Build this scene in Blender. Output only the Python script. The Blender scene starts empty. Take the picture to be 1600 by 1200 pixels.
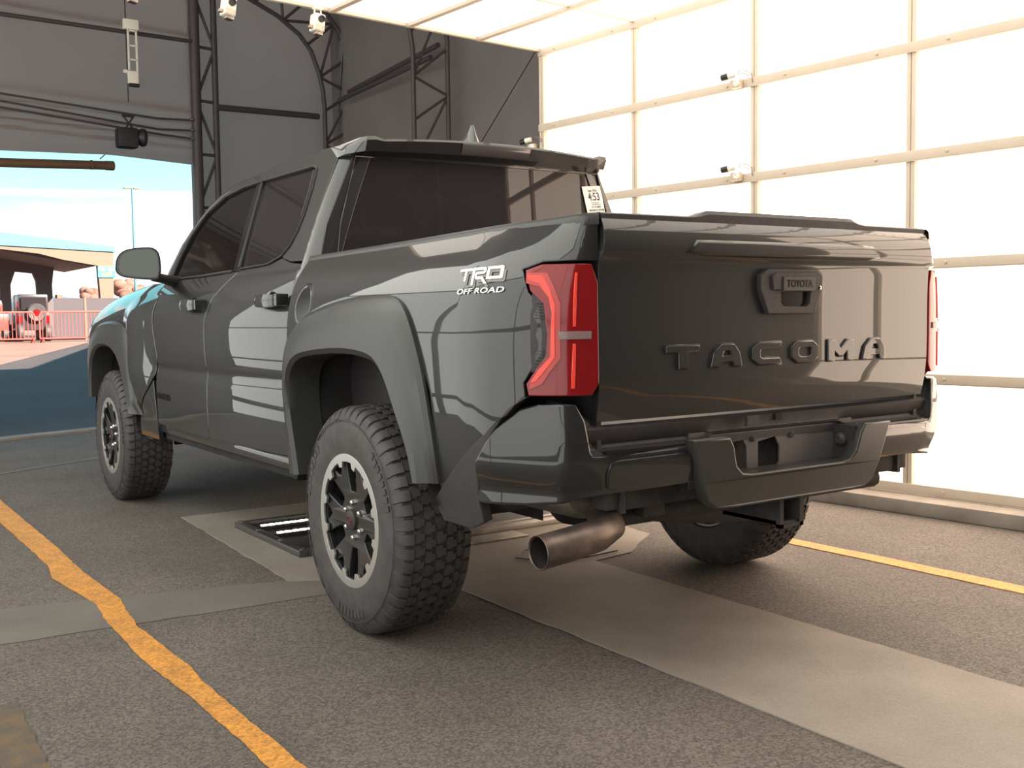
import bpy, bmesh, math, random
from mathutils import Vector, Matrix, noise
from mathutils.geometry import delaunay_2d_cdt
random.seed(7)
C = bpy.context.scene.collection
SC = bpy.context.scene
PI = math.pi

# ------------------------------------------------------------------ camera
cam_d = bpy.data.cameras.new('camera'); cam = bpy.data.objects.new('camera', cam_d); C.objects.link(cam)
CAM = Vector((-2.48622, -3.30178, 1.08925)); YAW, PIT, ROL = 0.589051, -0.066089, -0.014405
_f = Vector((math.sin(YAW)*math.cos(PIT), math.cos(YAW)*math.cos(PIT), math.sin(PIT)))
_r = Vector((math.cos(YAW), -math.sin(YAW), 0)); _u = _r.cross(_f)
_r2 = _r*math.cos(ROL) + _u*math.sin(ROL); _u2 = -_r*math.sin(ROL) + _u*math.cos(ROL)
M = Matrix((_r2, _u2, -_f)).transposed().to_4x4(); M.translation = CAM
cam.matrix_world = M
cam_d.sensor_width = 36; cam_d.lens = 1661.15*36/1600; cam_d.clip_end = 600
SC.camera = cam
# ------------------------------------------------------------------ world, sun, exposure
W = bpy.data.worlds.new('sky'); SC.world = W; W.use_nodes = True
nt = W.node_tree; nt.nodes.clear()
def nd(t, n, **k):
    x = t.nodes.new(n)
    for a, b in k.items(): setattr(x, a, b)
    return x
out = nd(nt, 'ShaderNodeOutputWorld'); bg = nd(nt, 'ShaderNodeBackground')
tc = nd(nt, 'ShaderNodeTexCoord'); sep = nd(nt, 'ShaderNodeSeparateXYZ'); rp = nd(nt, 'ShaderNodeValToRGB')
nt.links.new(tc.outputs['Generated'], sep.inputs[0]); nt.links.new(sep.outputs[2], rp.inputs[0])
e = rp.color_ramp.elements
e[0].position = 0.0; e[0].color = (1.5, 1.45, 1.4, 1)
e[1].position = 1.0; e[1].color = (.12, .40, .75, 1)
for p_, c_ in ((.055, (1.45, 1.5, 1.5, 1)), (.10, (.85, 1.35, 1.4, 1)), (.16, (.55, 1.45, 1.55, 1)), (.4, (.25, .75, 1.0, 1))):
    q = e.new(p_); q.color = c_
mp = nd(nt, 'ShaderNodeMapping'); mp.inputs['Scale'].default_value = (2.2, 2.2, 30)
nz = nd(nt, 'ShaderNodeTexNoise'); nz.inputs['Scale'].default_value = 1.6; nz.inputs['Detail'].default_value = 5
cr = nd(nt, 'ShaderNodeValToRGB'); cr.color_ramp.elements[0].position = .52; cr.color_ramp.elements[1].position = .68
mx = nd(nt, 'ShaderNodeMixRGB'); mx.inputs[2].default_value = (1.45, 1.45, 1.42, 1)
nt.links.new(tc.outputs['Generated'], mp.inputs[0]); nt.links.new(mp.outputs[0], nz.inputs[0]); nt.links.new(nz.outputs[0], cr.inputs[0])
nt.links.new(cr.outputs[0], mx.inputs[0]); nt.links.new(rp.outputs[0], mx.inputs[1]); nt.links.new(mx.outputs[0], bg.inputs[0])
nt.links.new(bg.outputs[0], out.inputs[0]); bg.inputs[1].default_value = 1.0
sun_d = bpy.data.lights.new('sun', 'SUN'); sun_d.energy = 26; sun_d.angle = .009; sun_d.color = (1, .86, .72)
sun = bpy.data.objects.new('sun', sun_d); C.objects.link(sun)
sun.rotation_euler = Vector((.5, -.86, .56)).to_track_quat('Z', 'Y').to_euler()
sun.location = (6, -10, 12)
SC.view_settings.view_transform = 'Standard'; SC.view_settings.look = 'None'
SC.view_settings.gamma = 1; SC.view_settings.use_curve_mapping = False; SC.view_settings.exposure = 0.0
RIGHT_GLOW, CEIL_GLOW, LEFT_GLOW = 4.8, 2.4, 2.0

# ------------------------------------------------------------------ materials
def mat(name, col, rough=.5, metal=0, coat=0, spec=.5, coat_rough=.02, emis=None, est=0, ior=1.5):
    m = bpy.data.materials.new(name); m.use_nodes = True
    b = m.node_tree.nodes['Principled BSDF']
    b.inputs['Base Color'].default_value = (*col, 1); b.inputs['Roughness'].default_value = rough
    b.inputs['Metallic'].default_value = metal; b.inputs['Coat Weight'].default_value = coat
    b.inputs['Coat Roughness'].default_value = coat_rough; b.inputs['Specular IOR Level'].default_value = spec
    b.inputs['IOR'].default_value = ior
    if emis: b.inputs['Emission Color'].default_value = (*emis, 1); b.inputs['Emission Strength'].default_value = est
    return m
def noisy(m, scale, c1, c2, bump=0, detail=6, pos=(.35, .65), bscale=None, fine=None):
    t = m.node_tree; b = t.nodes['Principled BSDF']
    tc = nd(t, 'ShaderNodeTexCoord'); n = nd(t, 'ShaderNodeTexNoise'); r = nd(t, 'ShaderNodeValToRGB')
    n.inputs['Scale'].default_value = scale; n.inputs['Detail'].default_value = detail
    r.color_ramp.elements[0].position = pos[0]; r.color_ramp.elements[1].position = pos[1]
    r.color_ramp.elements[0].color = (*c1, 1); r.color_ramp.elements[1].color = (*c2, 1)
    t.links.new(tc.outputs['Object'], n.inputs[0]); t.links.new(n.outputs[0], r.inputs[0])
    last = r.outputs[0]
    if fine:
        v = nd(t, 'ShaderNodeTexVoronoi'); v.inputs['Scale'].default_value = fine[0]
        r2 = nd(t, 'ShaderNodeValToRGB'); r2.color_ramp.interpolation = 'LINEAR'
        r2.color_ramp.elements[0].color = (fine[1],)*3 + (1,); r2.color_ramp.elements[1].color = (fine[2],)*3 + (1,)
        sp = nd(t, 'ShaderNodeSeparateColor'); t.links.new(tc.outputs['Object'], v.inputs[0]); t.links.new(v.outputs['Color'], sp.inputs[0])
        t.links.new(sp.outputs[0], r2.inputs[0])
        mu = nd(t, 'ShaderNodeMixRGB', blend_type='MULTIPLY'); mu.inputs[0].default_value = 1
        t.links.new(last, mu.inputs[1]); t.links.new(r2.outputs[0], mu.inputs[2]); last = mu.outputs[0]
    t.links.new(last, b.inputs['Base Color'])
    if bump:
        n2 = nd(t, 'ShaderNodeTexNoise'); n2.inputs['Scale'].default_value = bscale or scale*4; n2.inputs['Detail'].default_value = 4
        bp = nd(t, 'ShaderNodeBump'); bp.inputs['Strength'].default_value = bump; bp.inputs['Distance'].default_value = .004
        t.links.new(tc.outputs['Object'], n2.inputs[0]); t.links.new(n2.outputs[0], bp.inputs['Height']); t.links.new(bp.outputs[0], b.inputs['Normal'])
    return m
paint = mat('grey_paint', (.015, .015, .0155), .42, .0, 1.0, .25, .008)
blackpl = noisy(mat('black_plastic', (.022, .021, .022), .52, spec=.35), 60, (.028, .025, .027), (.038, .034, .036), .12, bscale=900)
flare_m = mat('satin_grey_trim', (.033, .033, .0315), .36, .0, .15, .4, .25)
darktrim = mat('gloss_black_trim', (.012, .012, .012), .15)
under = noisy(mat('underbody_black', (.015, .014, .014), .7), 12, (.018, .016, .016), (.036, .031, .029))
rubber = noisy(mat('tyre_rubber', (.022, .021, .021), .6), 25, (.036, .032, .033), (.056, .049, .048), .15, bscale=300)
rimblack = mat('rim_black', (.022, .022, .024), .32, .3, .3, .5, .1)
rimsilver = mat('rim_machined', (.62, .62, .60), .35, .9)
pipesteel = noisy(mat('pipe_steel', (.2, .15, .12), .42, .8), 14, (.105, .085, .078), (.20, .155, .13))
bore_black = mat('bore_black', (.012, .010, .010), .9)  # flat black for the inside of the tailpipe
lampsmoke = mat('lamp_smoked', (.075, .065, .065), .12, 0, 1)
bracketgrey = mat('bracket_grey', (.085, .078, .076), .45)
capred = mat('cap_red', (.12, .008, .012), .4)
linerm = noisy(mat('liner_black', (.012, .011, .012), .85), 12, (.010, .009, .010), (.018, .016, .016))
chrome = mat('chrome_steel', (.75, .74, .70), .18, 1)
steel = noisy(mat('exhaust_steel', (.30, .25, .21), .32, .9), 14, (.24, .20, .18), (.42, .34, .27))
heat = noisy(mat('muffler_steel', (.34, .32, .28), .42, .85), 9, (.2, .19, .17), (.42, .40, .34))
lampred = mat('lamp_red', (.20, .006, .008), .2, 0, .55, .25, .06)
lampbright = mat('lamp_light_guide', (.85, .060, .038), .2, 0, .5, .25, .06)
lampclear = mat('lamp_clear', (.22, .15, .15), .22, 0, .30, .25, .10)
lamppink = mat('lamp_pink', (.42, .050, .045), .22, 0, .30, .25, .10)
white = mat('white_decal', (.80, .80, .76), .35)
shadow_decal = mat('grey_decal', (.16, .15, .14), .35)
paper = mat('paper', (.82, .78, .72), .6)
ink = mat('ink', (.03, .03, .05), .6)
seatm = mat('seat_fabric', (.030, .028, .028), .8)
fabric_int = mat('interior_grey', (.06, .056, .05), .8)
alu = noisy(mat('aluminium', (.5, .45, .36), .55, .0), 8, (.545, .465, .375), (.565, .485, .39))
framedark = mat('dark_metal', (.10, .095, .09), .35, .5)
platem = noisy(mat('worn_plate', (.3, .27, .23), .5, .3), 12, (.22, .20, .17), (.34, .31, .27))
darksteel = mat('truss_steel', (.075, .062, .064), .55, .2)
blackbox = mat('equipment_black', (.012, .012, .015), .5)
whitebox = mat('equipment_white', (.80, .76, .66), .45)
orange = noisy(mat('orange_paint', (.75, .33, .05), .6), 9, (.56, .25, .05), (.72, .32, .05), .35, bscale=220, fine=(130, .6, 1.15))
asphalt = noisy(mat('asphalt', (.06, .055, .05), .82), 1.6, (.094, .080, .069), (.128, .110, .096), .8, bscale=130, pos=(.3, .7), fine=(150, .55, 1.55))
concrete_d = noisy(mat('concrete_band', (.13, .12, .1), .75), 2.6, (.115, .104, .090), (.160, .144, .124), .22, bscale=70, detail=9, pos=(.3, .7), fine=(300, .86, 1.12))  # same concrete as the runway, darkened to offset the left wall's strong light
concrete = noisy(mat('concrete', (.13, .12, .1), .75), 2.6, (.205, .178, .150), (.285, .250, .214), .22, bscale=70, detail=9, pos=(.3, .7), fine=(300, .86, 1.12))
curbm = noisy(mat('curb_concrete', (.2, .18, .16), .8), 5, (.22, .19, .16), (.31, .275, .235), .3, bscale=80)
fabric = noisy(mat('tent_fabric', (.28, .255, .25), .85), 1.2, (.235, .212, .205), (.29, .265, .257), .25, bscale=3.2, pos=(.25, .75))
def translucent(m, amt):
    t = m.node_tree; b = t.nodes['Principled BSDF']; o = t.nodes['Material Output']
    tr = nd(t, 'ShaderNodeBsdfTranslucent'); tr.inputs[0].default_value = (.80, .58, .50, 1); x = nd(t, 'ShaderNodeMixShader'); x.inputs[0].default_value = amt
    t.links.new(b.outputs[0], x.inputs[1]); t.links.new(tr.outputs[0], x.inputs[2]); t.links.new(x.outputs[0], o.inputs[0]); return m
fabric_thin = translucent(noisy(mat('thin_tent_fabric', (.28, .255, .25), .85), 1.2, (.235, .212, .205), (.29, .265, .257), .25, bscale=3.2, pos=(.25, .75)), .62)
fabric_side = translucent(noisy(mat('side_tent_fabric', (.28, .255, .25), .85), 1.2, (.235, .212, .205), (.29, .265, .257), .25, bscale=3.2, pos=(.25, .75)), .01)
def glow(name, col, st, rough=.5):
    m = mat(name, (.5, .5, .48), rough, emis=col, est=st); return m
panel_r = glow('lit_panel_right', (1, .76, .58), RIGHT_GLOW)
panel_c = glow('lit_panel_ceiling', (1, .92, .82), CEIL_GLOW)
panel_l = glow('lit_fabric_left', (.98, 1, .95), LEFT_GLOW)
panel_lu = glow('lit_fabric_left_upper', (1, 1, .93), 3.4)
led = glow('led_strip', (1, .93, .8), 9)
def glass_mat(name, tint, fr=1.5, haze=0):
    m = bpy.data.materials.new(name); m.use_nodes = True; t = m.node_tree; t.nodes.clear()
    o = nd(t, 'ShaderNodeOutputMaterial'); x = nd(t, 'ShaderNodeMixShader'); f = nd(t, 'ShaderNodeFresnel'); f.inputs[0].default_value = fr
    g = nd(t, 'ShaderNodeBsdfGlossy'); g.inputs['Roughness'].default_value = .01; tr = nd(t, 'ShaderNodeBsdfTransparent')
    tr.inputs[0].default_value = (*tint, 1)
    df = nd(t, 'ShaderNodeBsdfDiffuse'); df.inputs[0].default_value = (.048, .041, .046, 1); y = nd(t, 'ShaderNodeMixShader'); y.inputs[0].default_value = haze
    t.links.new(tr.outputs[0], y.inputs[1]); t.links.new(df.outputs[0], y.inputs[2])
    t.links.new(f.outputs[0], x.inputs[0]); t.links.new(y.outputs[0], x.inputs[1]); t.links.new(g.outputs[0], x.inputs[2]); t.links.new(x.outputs[0], o.inputs[0])
    return m
tint = glass_mat('privacy_glass', (.16, .14, .15), haze=.5); frontglass = glass_mat('front_glass', (.50, .55, .50), haze=.12); clearglass = glass_mat('windscreen_glass', (.75, .8, .76))
mirror_m = mat('mirror_glass', (.075, .080, .075), .02, 1)
grd_lit = noisy(mat('sun_tinted_ground', (.42, .3, .24), .8), .5, (.19, .115, .09), (.24, .15, .12))  # paler ground tone with the sunlight put into its colour
beige = mat('beige_render', (.165, .115, .085), .8); bluegrey = mat('blue_roof', (.06, .17, .24), .6); darkgrey = mat('dark_wall', (.10, .08, .085), .8)
barrier_m = mat('red_barrier', (.40, .06, .05), .6); rust = mat('brown_bar', (.15, .085, .045), .6)
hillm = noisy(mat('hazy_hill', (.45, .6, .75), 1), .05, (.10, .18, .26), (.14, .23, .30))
leafm = noisy(mat('pink_foliage', (.55, .3, .22), .9), 2, (.14, .06, .05), (.24, .12, .09))
signblue = mat('sign_blue', (.05, .45, .75), .4); signyel = mat('sign_yellow', (.9, .75, .1), .4); signpink = mat('sign_pink', (.8, .45, .6), .4)
fencem = mat('black_fence', (.05, .04, .05), .6); cardark = mat('car_dark', (.04, .03, .035), .3, 0, .6); redcar = mat('car_red', (.5, .05, .04), .3, 0, .6)

# ------------------------------------------------------------------ helpers
def link(name, me, m, parent=None, smooth=None):
    o = bpy.data.objects.new(name, me); C.objects.link(o)
    if m is not None:
        for k in (m if isinstance(m, (list, tuple)) else [m]): me.materials.append(k)
    if parent is not None: o.parent = parent
    if smooth is not None:
        for p in me.polygons: p.use_smooth = True
        me.set_sharp_from_angle(angle=math.radians(smooth))
    return o
def obj(name, bm, m, parent=None, smooth=None):
    me = bpy.data.meshes.new(name); bm.to_mesh(me); bm.free(); return link(name, me, m, parent, smooth)
def tag(o, label=None, cat=None, group=None, kind=None):
    if label: o['label'] = label
    if cat: o['category'] = cat
    if group: o['group'] = group
    if kind: o['kind'] = kind
    return o
def empty(name, loc, rz=0):
    o = bpy.data.objects.new(name, None); C.objects.link(o); o.location = loc; o.rotation_euler.z = rz; o.empty_display_size = .1; return o
def copy_tree(o, parent=None):
    c = o.copy(); C.objects.link(c); c.parent = parent
    for ch in [x for x in list(C.objects) if x.parent == o]: copy_tree(ch, c)
    return c
def bx(bm, x0, x1, y0, y1, z0, z1, bev=0, mtx=None):
    vs = [bm.verts.new((x, y, z)) for x in (x0, x1) for y in (y0, y1) for z in (z0, z1)]
    F = [(0,1,3,2), (4,6,7,5), (0,4,5,1), (2,3,7,6), (0,2,6,4), (1,5,7,3)]
    fs = [bm.faces.new([vs[i] for i in f]) for f in F]
    if bev:
        es = list({e for f in fs for e in f.edges})
        r = bmesh.ops.bevel(bm, geom=es, offset=bev, segments=2, affect='EDGES', profile=.6); vs = list({v for f in r['faces'] for v in f.verts} | {v for v in vs if v.is_valid})
    if mtx is not None: bmesh.ops.transform(bm, matrix=mtx, verts=[v for v in vs if v.is_valid])
    return vs
def box(name, b, m, parent=None, bev=0, mtx=None, smooth=None):
    bm = bmesh.new(); bx(bm, *b, bev=bev, mtx=mtx); return obj(name, bm, m, parent, smooth if smooth else (35 if bev else None))
def tube(bm, pts, r, seg=10, cap=True):
    pts = [Vector(p) for p in pts]; rings = []; n = len(pts); up = None
    for i, p in enumerate(pts):
        t = (pts[min(i+1, n-1)] - pts[max(i-1, 0)]).normalized()
        if up is None:
            up = Vector((0, 0, 1)) if abs(t.z) < .9 else Vector((1, 0, 0))
        a = t.cross(up).normalized(); up = a.cross(t).normalized()
        rr = r[i] if isinstance(r, (list, tuple)) else r
        rings.append([bm.verts.new(p + (a*math.cos(2*PI*k/seg) + up*math.sin(2*PI*k/seg))*rr) for k in range(seg)])
    for A, B in zip(rings, rings[1:]):
        for k in range(seg): bm.faces.new((A[k], A[(k+1) % seg], B[(k+1) % seg], B[k]))
    if cap: bm.faces.new(rings[0][::-1]); bm.faces.new(rings[-1])
    return rings
def lathe(bm, prof, seg=48, axis='x', c=(0, 0, 0), closed=False):
    """prof: (axial, radius)"""
    rings = []
    for a, r in prof:
        ring = []
        for k in range(seg):
            t = 2*PI*k/seg; u, v = r*math.cos(t), r*math.sin(t)
            p = (a, u, v) if axis == 'x' else ((u, a, v) if axis == 'y' else (u, v, a))
            ring.append(bm.verts.new((p[0]+c[0], p[1]+c[1], p[2]+c[2])))
        rings.append(ring)
    prs = list(zip(rings, rings[1:])) + ([(rings[-1], rings[0])] if closed else [])
    for A, B in prs:
        for k in range(seg): bm.faces.new((A[k], A[(k+1) % seg], B[(k+1) % seg], B[k]))
    bmesh.ops.recalc_face_normals(bm, faces=bm.faces)
    return rings
def loft(name, rings, m, parent=None, smooth=35, closed=False, caps=True, flip=False):
    bm = bmesh.new(); R_ = [[bm.verts.new(p) for p in r] for r in rings]
    for A, B in zip(R_, R_[1:]):
        n = len(A)
        for k in range(n if closed else n-1): bm.faces.new((A[k], A[(k+1) % n], B[(k+1) % n], B[k]))
    if caps and closed: bm.faces.new(R_[0][::-1]); bm.faces.new(R_[-1])
    bmesh.ops.remove_doubles(bm, verts=bm.verts, dist=1e-5)
    bmesh.ops.recalc_face_normals(bm, faces=bm.faces)
    return obj(name, bm, m, parent, smooth)
def curve_mesh(splines, extrude, bevel=0, res=3):
    cd = bpy.data.curves.new('c', 'CURVE'); cd.dimensions = '2D'; cd.fill_mode = 'BOTH'; cd.extrude = extrude; cd.bevel_depth = bevel; cd.bevel_resolution = res
    for s in splines:
        sp = cd.splines.new('POLY'); sp.points.add(len(s)-1); sp.use_cyclic_u = True
        for i, p in enumerate(s): sp.points[i].co = (p[0], p[1], 0, 1)
    o = bpy.data.objects.new('c', cd); C.objects.link(o); me = bpy.data.meshes.new_from_object(o.evaluated_get(bpy.context.evaluated_depsgraph_get()))
    bpy.data.objects.remove(o); bpy.data.curves.remove(cd); return me
def text_mesh(body, size, extrude=.0, shear=0, spacing=1.0, align='CENTER', bold=0):
    cd = bpy.data.curves.new('t', 'FONT'); cd.body = body; cd.size = size; cd.extrude = extrude; cd.shear = shear; cd.space_character = spacing; cd.align_x = align; cd.align_y = 'CENTER'; cd.offset = bold; cd.resolution_u = 3
    o = bpy.data.objects.new('t', cd); C.objects.link(o); me = bpy.data.meshes.new_from_object(o.evaluated_get(bpy.context.evaluated_depsgraph_get()))
    bpy.data.objects.remove(o); bpy.data.curves.remove(cd); return me
def xform(me, fn):
    for v in me.vertices: v.co = fn(v.co.copy())
    me.update(); return me
def lerp(a, b, t): return a+(b-a)*t
def interp(tab, x):
    """smooth (monotone hermite) interpolation of a table [(x, y)...] ascending"""
    if x <= tab[0][0]: return tab[0][1]
    if x >= tab[-1][0]: return tab[-1][1]
    n = len(tab)
    for i in range(n-1):
        if x <= tab[i+1][0]:
            x0, y0 = tab[i]; x1, y1 = tab[i+1]; h = x1-x0; s = (y1-y0)/h
            def sl(j):
                if j <= 0 or j >= n-1: return None
                a = (tab[j][1]-tab[j-1][1])/(tab[j][0]-tab[j-1][0]); b = (tab[j+1][1]-tab[j][1])/(tab[j+1][0]-tab[j][0])
                if a*b <= 0: return 0
                return 2*a*b/(a+b)
            m0 = sl(i); m1 = sl(i+1)
            if m0 is None: m0 = s
            if m1 is None: m1 = s
            t = (x-x0)/h
            return (2*t**3-3*t*t+1)*y0+(t**3-2*t*t+t)*h*m0+(-2*t**3+3*t*t)*y1+(t**3-t*t)*h*m1
def smooth01(t): t = max(0, min(1, t)); return t*t*(3-2*t)
def area2(p): return sum(p[i][0]*p[(i+1) % len(p)][1]-p[(i+1) % len(p)][0]*p[i][1] for i in range(len(p)))/2
def inset(poly, d):
    s = 1 if area2(poly) > 0 else -1; n = len(poly); o = []
    for i in range(n):
        a = Vector(poly[i-1][:2]); b = Vector(poly[i][:2]); c = Vector(poly[(i+1) % n][:2])
        e1 = (b-a).normalized(); e2 = (c-b).normalized(); n1 = Vector((-e1.y, e1.x))*s; n2 = Vector((-e2.y, e2.x))*s
        k = (n1+n2); k = k/max(k.length_squared*.5, .35); o.append(tuple(b+k*d))
    return o
def panel(name, poly, S, m, parent, step=(.05, .05), gap=.002, lip=.004, drop=.0025, thick=.022, off=0, hint=(-1, 0, 0), mirror=False, closed_back=False):
    """Sheet-metal panel: a polygon in surface parameters (a,b) mapped by S, with a rolled edge and a return flange.
    Shading normals come from the surface itself."""
    if isinstance(poly[0][0], (tuple, list)): polys = poly
    else: polys = [poly]
    hint = Vector(hint)
    def nrm(a, b):
        h = .004; da = S(a+h, b)-S(a-h, b); db = S(a, b+h)-S(a, b-h); n = da.cross(db)
        if n.length < 1e-12: n = hint.copy()
        n.normalize(); return n if n.dot(hint) > 0 else -n
    bm = bmesh.new()
    for p in polys:
        p = inset(p, gap+lip); n = len(p); B = []
        for i in range(n):
            a_ = p[i]; c_ = p[(i+1) % n]; k_ = max(1, int(max(abs(c_[0]-a_[0])/step[0], abs(c_[1]-a_[1])/step[1])+.7))
            for j in range(k_): B.append((lerp(a_[0], c_[0], j/k_), lerp(a_[1], c_[1], j/k_)))
        n = len(B); xs = [q[0] for q in B]; ys = [q[1] for q in B]; G = []
        def inside(x, y):
            c_ = False
            for i in range(n):
                x0, y0 = B[i]; x1, y1 = B[i-1]
                if (y0 > y) != (y1 > y) and x < (x1-x0)*(y-y0)/(y1-y0)+x0: c_ = not c_
            return c_
        def far(x, y):
            return all(((x-q[0])/step[0])**2+((y-q[1])/step[1])**2 > .12 for q in B)
        nx = int((max(xs)-min(xs))/step[0])+1; ny = int((max(ys)-min(ys))/step[1])+1
        for i in range(nx+1):
            for j in range(ny+1):
                x = min(xs)+(i+.5)*step[0]; y = min(ys)+(j+.5)*step[1]
                if inside(x, y) and far(x, y): G.append((x, y))
        r = delaunay_2d_cdt([Vector(q) for q in B+G], [(i, (i+1) % n) for i in range(n)], [], 1, 1e-7)
        V = [bm.verts.new((q.x, q.y, 0)) for q in r[0]]
        for f in r[2]: bm.faces.new([V[i] for i in f])
    bmesh.ops.delete(bm, geom=[v for v in bm.verts if not v.link_faces], context='VERTS')
    bmesh.ops.recalc_face_normals(bm, faces=bm.faces)
    level = {v: 0 for v in bm.verts}; outn = {}
    be = [e for e in bm.edges if e.is_boundary]
    vn = {}
    for ed in be:
        f = ed.link_faces[0]; c = f.calc_center_median(); mid = (ed.verts[0].co+ed.verts[1].co)/2
        d = ed.verts[1].co-ed.verts[0].co; nn = Vector((-d.y, d.x, 0)).normalized()
        if nn.dot(mid-c) < 0: nn = -nn
        for v in ed.verts: vn.setdefault(v, []).append(nn)
    def outdir(v):
        s = sum(vn[v], Vector()); return s/max(s.length_squared*.5, .6)*(.5 if len(vn[v]) > 1 else 1) if False else (s.normalized() if s.length > 1e-6 else Vector())
    pos = {v: (v.co.x, v.co.y, 0.0) for v in bm.verts}
    def extr(edges, mv, dz, lv):
        src = {}
        for ed in edges:
            for v in ed.verts: src[v.co.copy().freeze()] = v
        r = bmesh.ops.extrude_edge_only(bm, edges=edges)
        nv = [g for g in r['geom'] if isinstance(g, bmesh.types.BMVert)]
        ne = [g for g in r['geom'] if isinstance(g, bmesh.types.BMEdge) and g.is_boundary and g.verts[0] in nv and g.verts[1] in nv]
        for v in nv:
            s = src[v.co.copy().freeze()]; p = pos[s]
            o_ = outdir(s) if s in vn else Vector()
            pos[v] = (p[0]+o_.x*mv, p[1]+o_.y*mv, p[2]+dz); vn[v] = vn.get(s, [Vector()]); level[v] = lv
        # keep co unique for lookups
        return nv, ne
    nv, ne = extr(be, lip, -drop, 1)
    for v in nv: v.co = Vector((pos[v][0], pos[v][1], -1))
    nv2, ne2 = extr(ne, 0, -thick, 2)
    nvec = {}
    for v in bm.verts:
        a, b, z = pos[v]; n = nrm(a, b); P = S(a, b)+n*(z+off)
        if level[v] == 1:
            o_ = outdir(v); tng = (S(a+o_.x*.002, b+o_.y*.002)-S(a, b)); n = (n+tng.normalized()*.8).normalized() if tng.length > 0 else n
        nvec[v] = n; v.co = P
    bm.verts.index_update(); bm.faces.ensure_lookup_table()
    for f in bm.faces:
        f.normal_update()
        lv = max(level[v] for v in f.verts)
        a = sum((nvec[v] for v in f.verts), Vector())
        if lv < 2 and f.normal.dot(a) < 0: f.normal_flip()
    # flange faces: orient consistently with neighbours
    bmesh.ops.recalc_face_normals(bm, faces=bm.faces)
    t = [f for f in bm.faces if max(level[v] for v in f.verts) == 0]
    if t:
        f = t[0]; f.normal_update()
        if f.normal.dot(nvec[f.verts[0]]) < 0: bmesh.ops.reverse_faces(bm, faces=bm.faces)
    lvl = [level[v] for v in bm.verts]; nn = [nvec[v] for v in bm.verts]
    me = bpy.data.meshes.new(name); bm.to_mesh(me); bm.free()
    for p in me.polygons: p.use_smooth = True
    loops = []
    for p in me.polygons:
        isf = max(lvl[i] for i in p.vertices) == 2
        for i in p.vertices: loops.append(tuple(p.normal) if isf else tuple(nn[i]))
    me.normals_split_custom_set(loops)
    o = link(name, me, m, parent)
    if mirror: mirror_obj(o)
    return o
def mirror_obj(o, parent=None):
    me = o.data.copy(); cn = None
    loops = [l.normal.copy() for l in o.data.corner_normals] if False else [Vector(c.vector) for c in o.data.corner_normals]
    for v in me.vertices: v.co.x = -v.co.x
    bm = bmesh.new(); bm.from_mesh(me); 
    bmesh.ops.reverse_faces(bm, faces=bm.faces); bm.to_mesh(me); bm.free(); me.update()
    # per-loop normals keyed by (face, vertex)
    key = {}
    for p, q in zip(o.data.polygons, o.data.polygons):
        for li, vi in zip(p.loop_indices, p.vertices): key[(p.index, vi)] = loops[li]
    nl = [None]*len(me.loops)
    for p in me.polygons:
        for li, vi in zip(p.loop_indices, p.vertices):
            n = key[(p.index, vi)]; nl[li] = (-n.x, n.y, n.z)
    me.normals_split_custom_set(nl)
    c = bpy.data.objects.new(o.name.split('.')[0], me); C.objects.link(c); c.parent = parent if parent is not None else o.parent
    for k in o.keys():
        if k in ('label',): c[k] = o[k].replace('left', 'right')
    return c
# ------------------------------------------------------------------ truck surfaces (half width as a function of height, plan curves)
BEDP = [(.44, .885), (.52, .900), (.60, .914), (.70, .925), (.85, .933), (1.0, .935), (1.08, .930), (1.15, .918), (1.22, .892), (1.27, .862), (1.31, .832), (1.335, .812), (1.35, .800)]
DOORP = [(.44, .912), (.52, .9195), (.60, .9235), (.70, .9270), (.79, .9265), (.82, .921), (.835, .920), (.87, .928), (.95, .935), (1.02, .936), (1.08, .932), (1.14, .918), (1.20, .893), (1.25, .862), (1.295, .824)]
PLAN = [(.935, -.70), (.928, -.80), (.908, -.88), (.875, -.96), (.82, -1.03), (.775, -1.056), (.70, -1.070), (.5, -1.080), (0, -1.087)]
def arc_tab(pl, u0):
    u = u0; X = [(u, pl[0][0])]; Y = [(u, pl[0][1])]
    for p, q in zip(pl, pl[1:]):
        u += math.hypot(q[0]-p[0], q[1]-p[1]); X.append((u, q[0])); Y.append((u, q[1]))
    return X, Y
PX, PY = arc_tab(PLAN, .70)
def plan(u):
    if u <= .70: return .935, -u
    return interp(PX, u), interp(PY, u)
def s_bed(u, z):
    px, py = plan(u); w = smooth01((px-.70)/.235)
    return Vector((-(px-(.935-interp(BEDP, z))*w), py, z))
def green(z):
    d = z-1.295; return .824-.33*d-.12*d*d
def fender_crest(y): return interp([(2.9, 1.29), (3.45, 1.25), (4.03, 1.18), (4.32, 1.10), (4.45, 1.04)], y)
def bow(y): return .016-.052*(y-1.72)**2 if y < 1.72 else .016-.03*(y-1.72)**2
def s_side(y, z):
    """doors and greenhouse"""
    return Vector((-(interp(DOORP, z)+bow(y)*smooth01((1.30-z)/.15) if z <= 1.295 else green(z)), y, z))
def s_fender(y, z):
    x = interp(DOORP, min(z, .83)) if z < .83 else .930
    fb = smooth01((y-2.25)/.35)
    xd = interp(DOORP, z) if z <= 1.295 else green(z)
    w = fender_crest(y)-z
    xf = (.925 if z > .62 else interp(DOORP, z))+.012*smooth01((z-.62)/.2)
    xf += .034*smooth01((y-2.38)/.42)*smooth01((1.22-z)/.15)*(1-smooth01((y-2.80)/.25))*smooth01((z-.56)/.12)
    xf -= .145*max(0, 1-w/.22)**2.2
    xf -= .13*max(0, (y-3.85)/.5)**2
    return Vector((-lerp(xd, xf, fb), y, z))
CABY = .59
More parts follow.
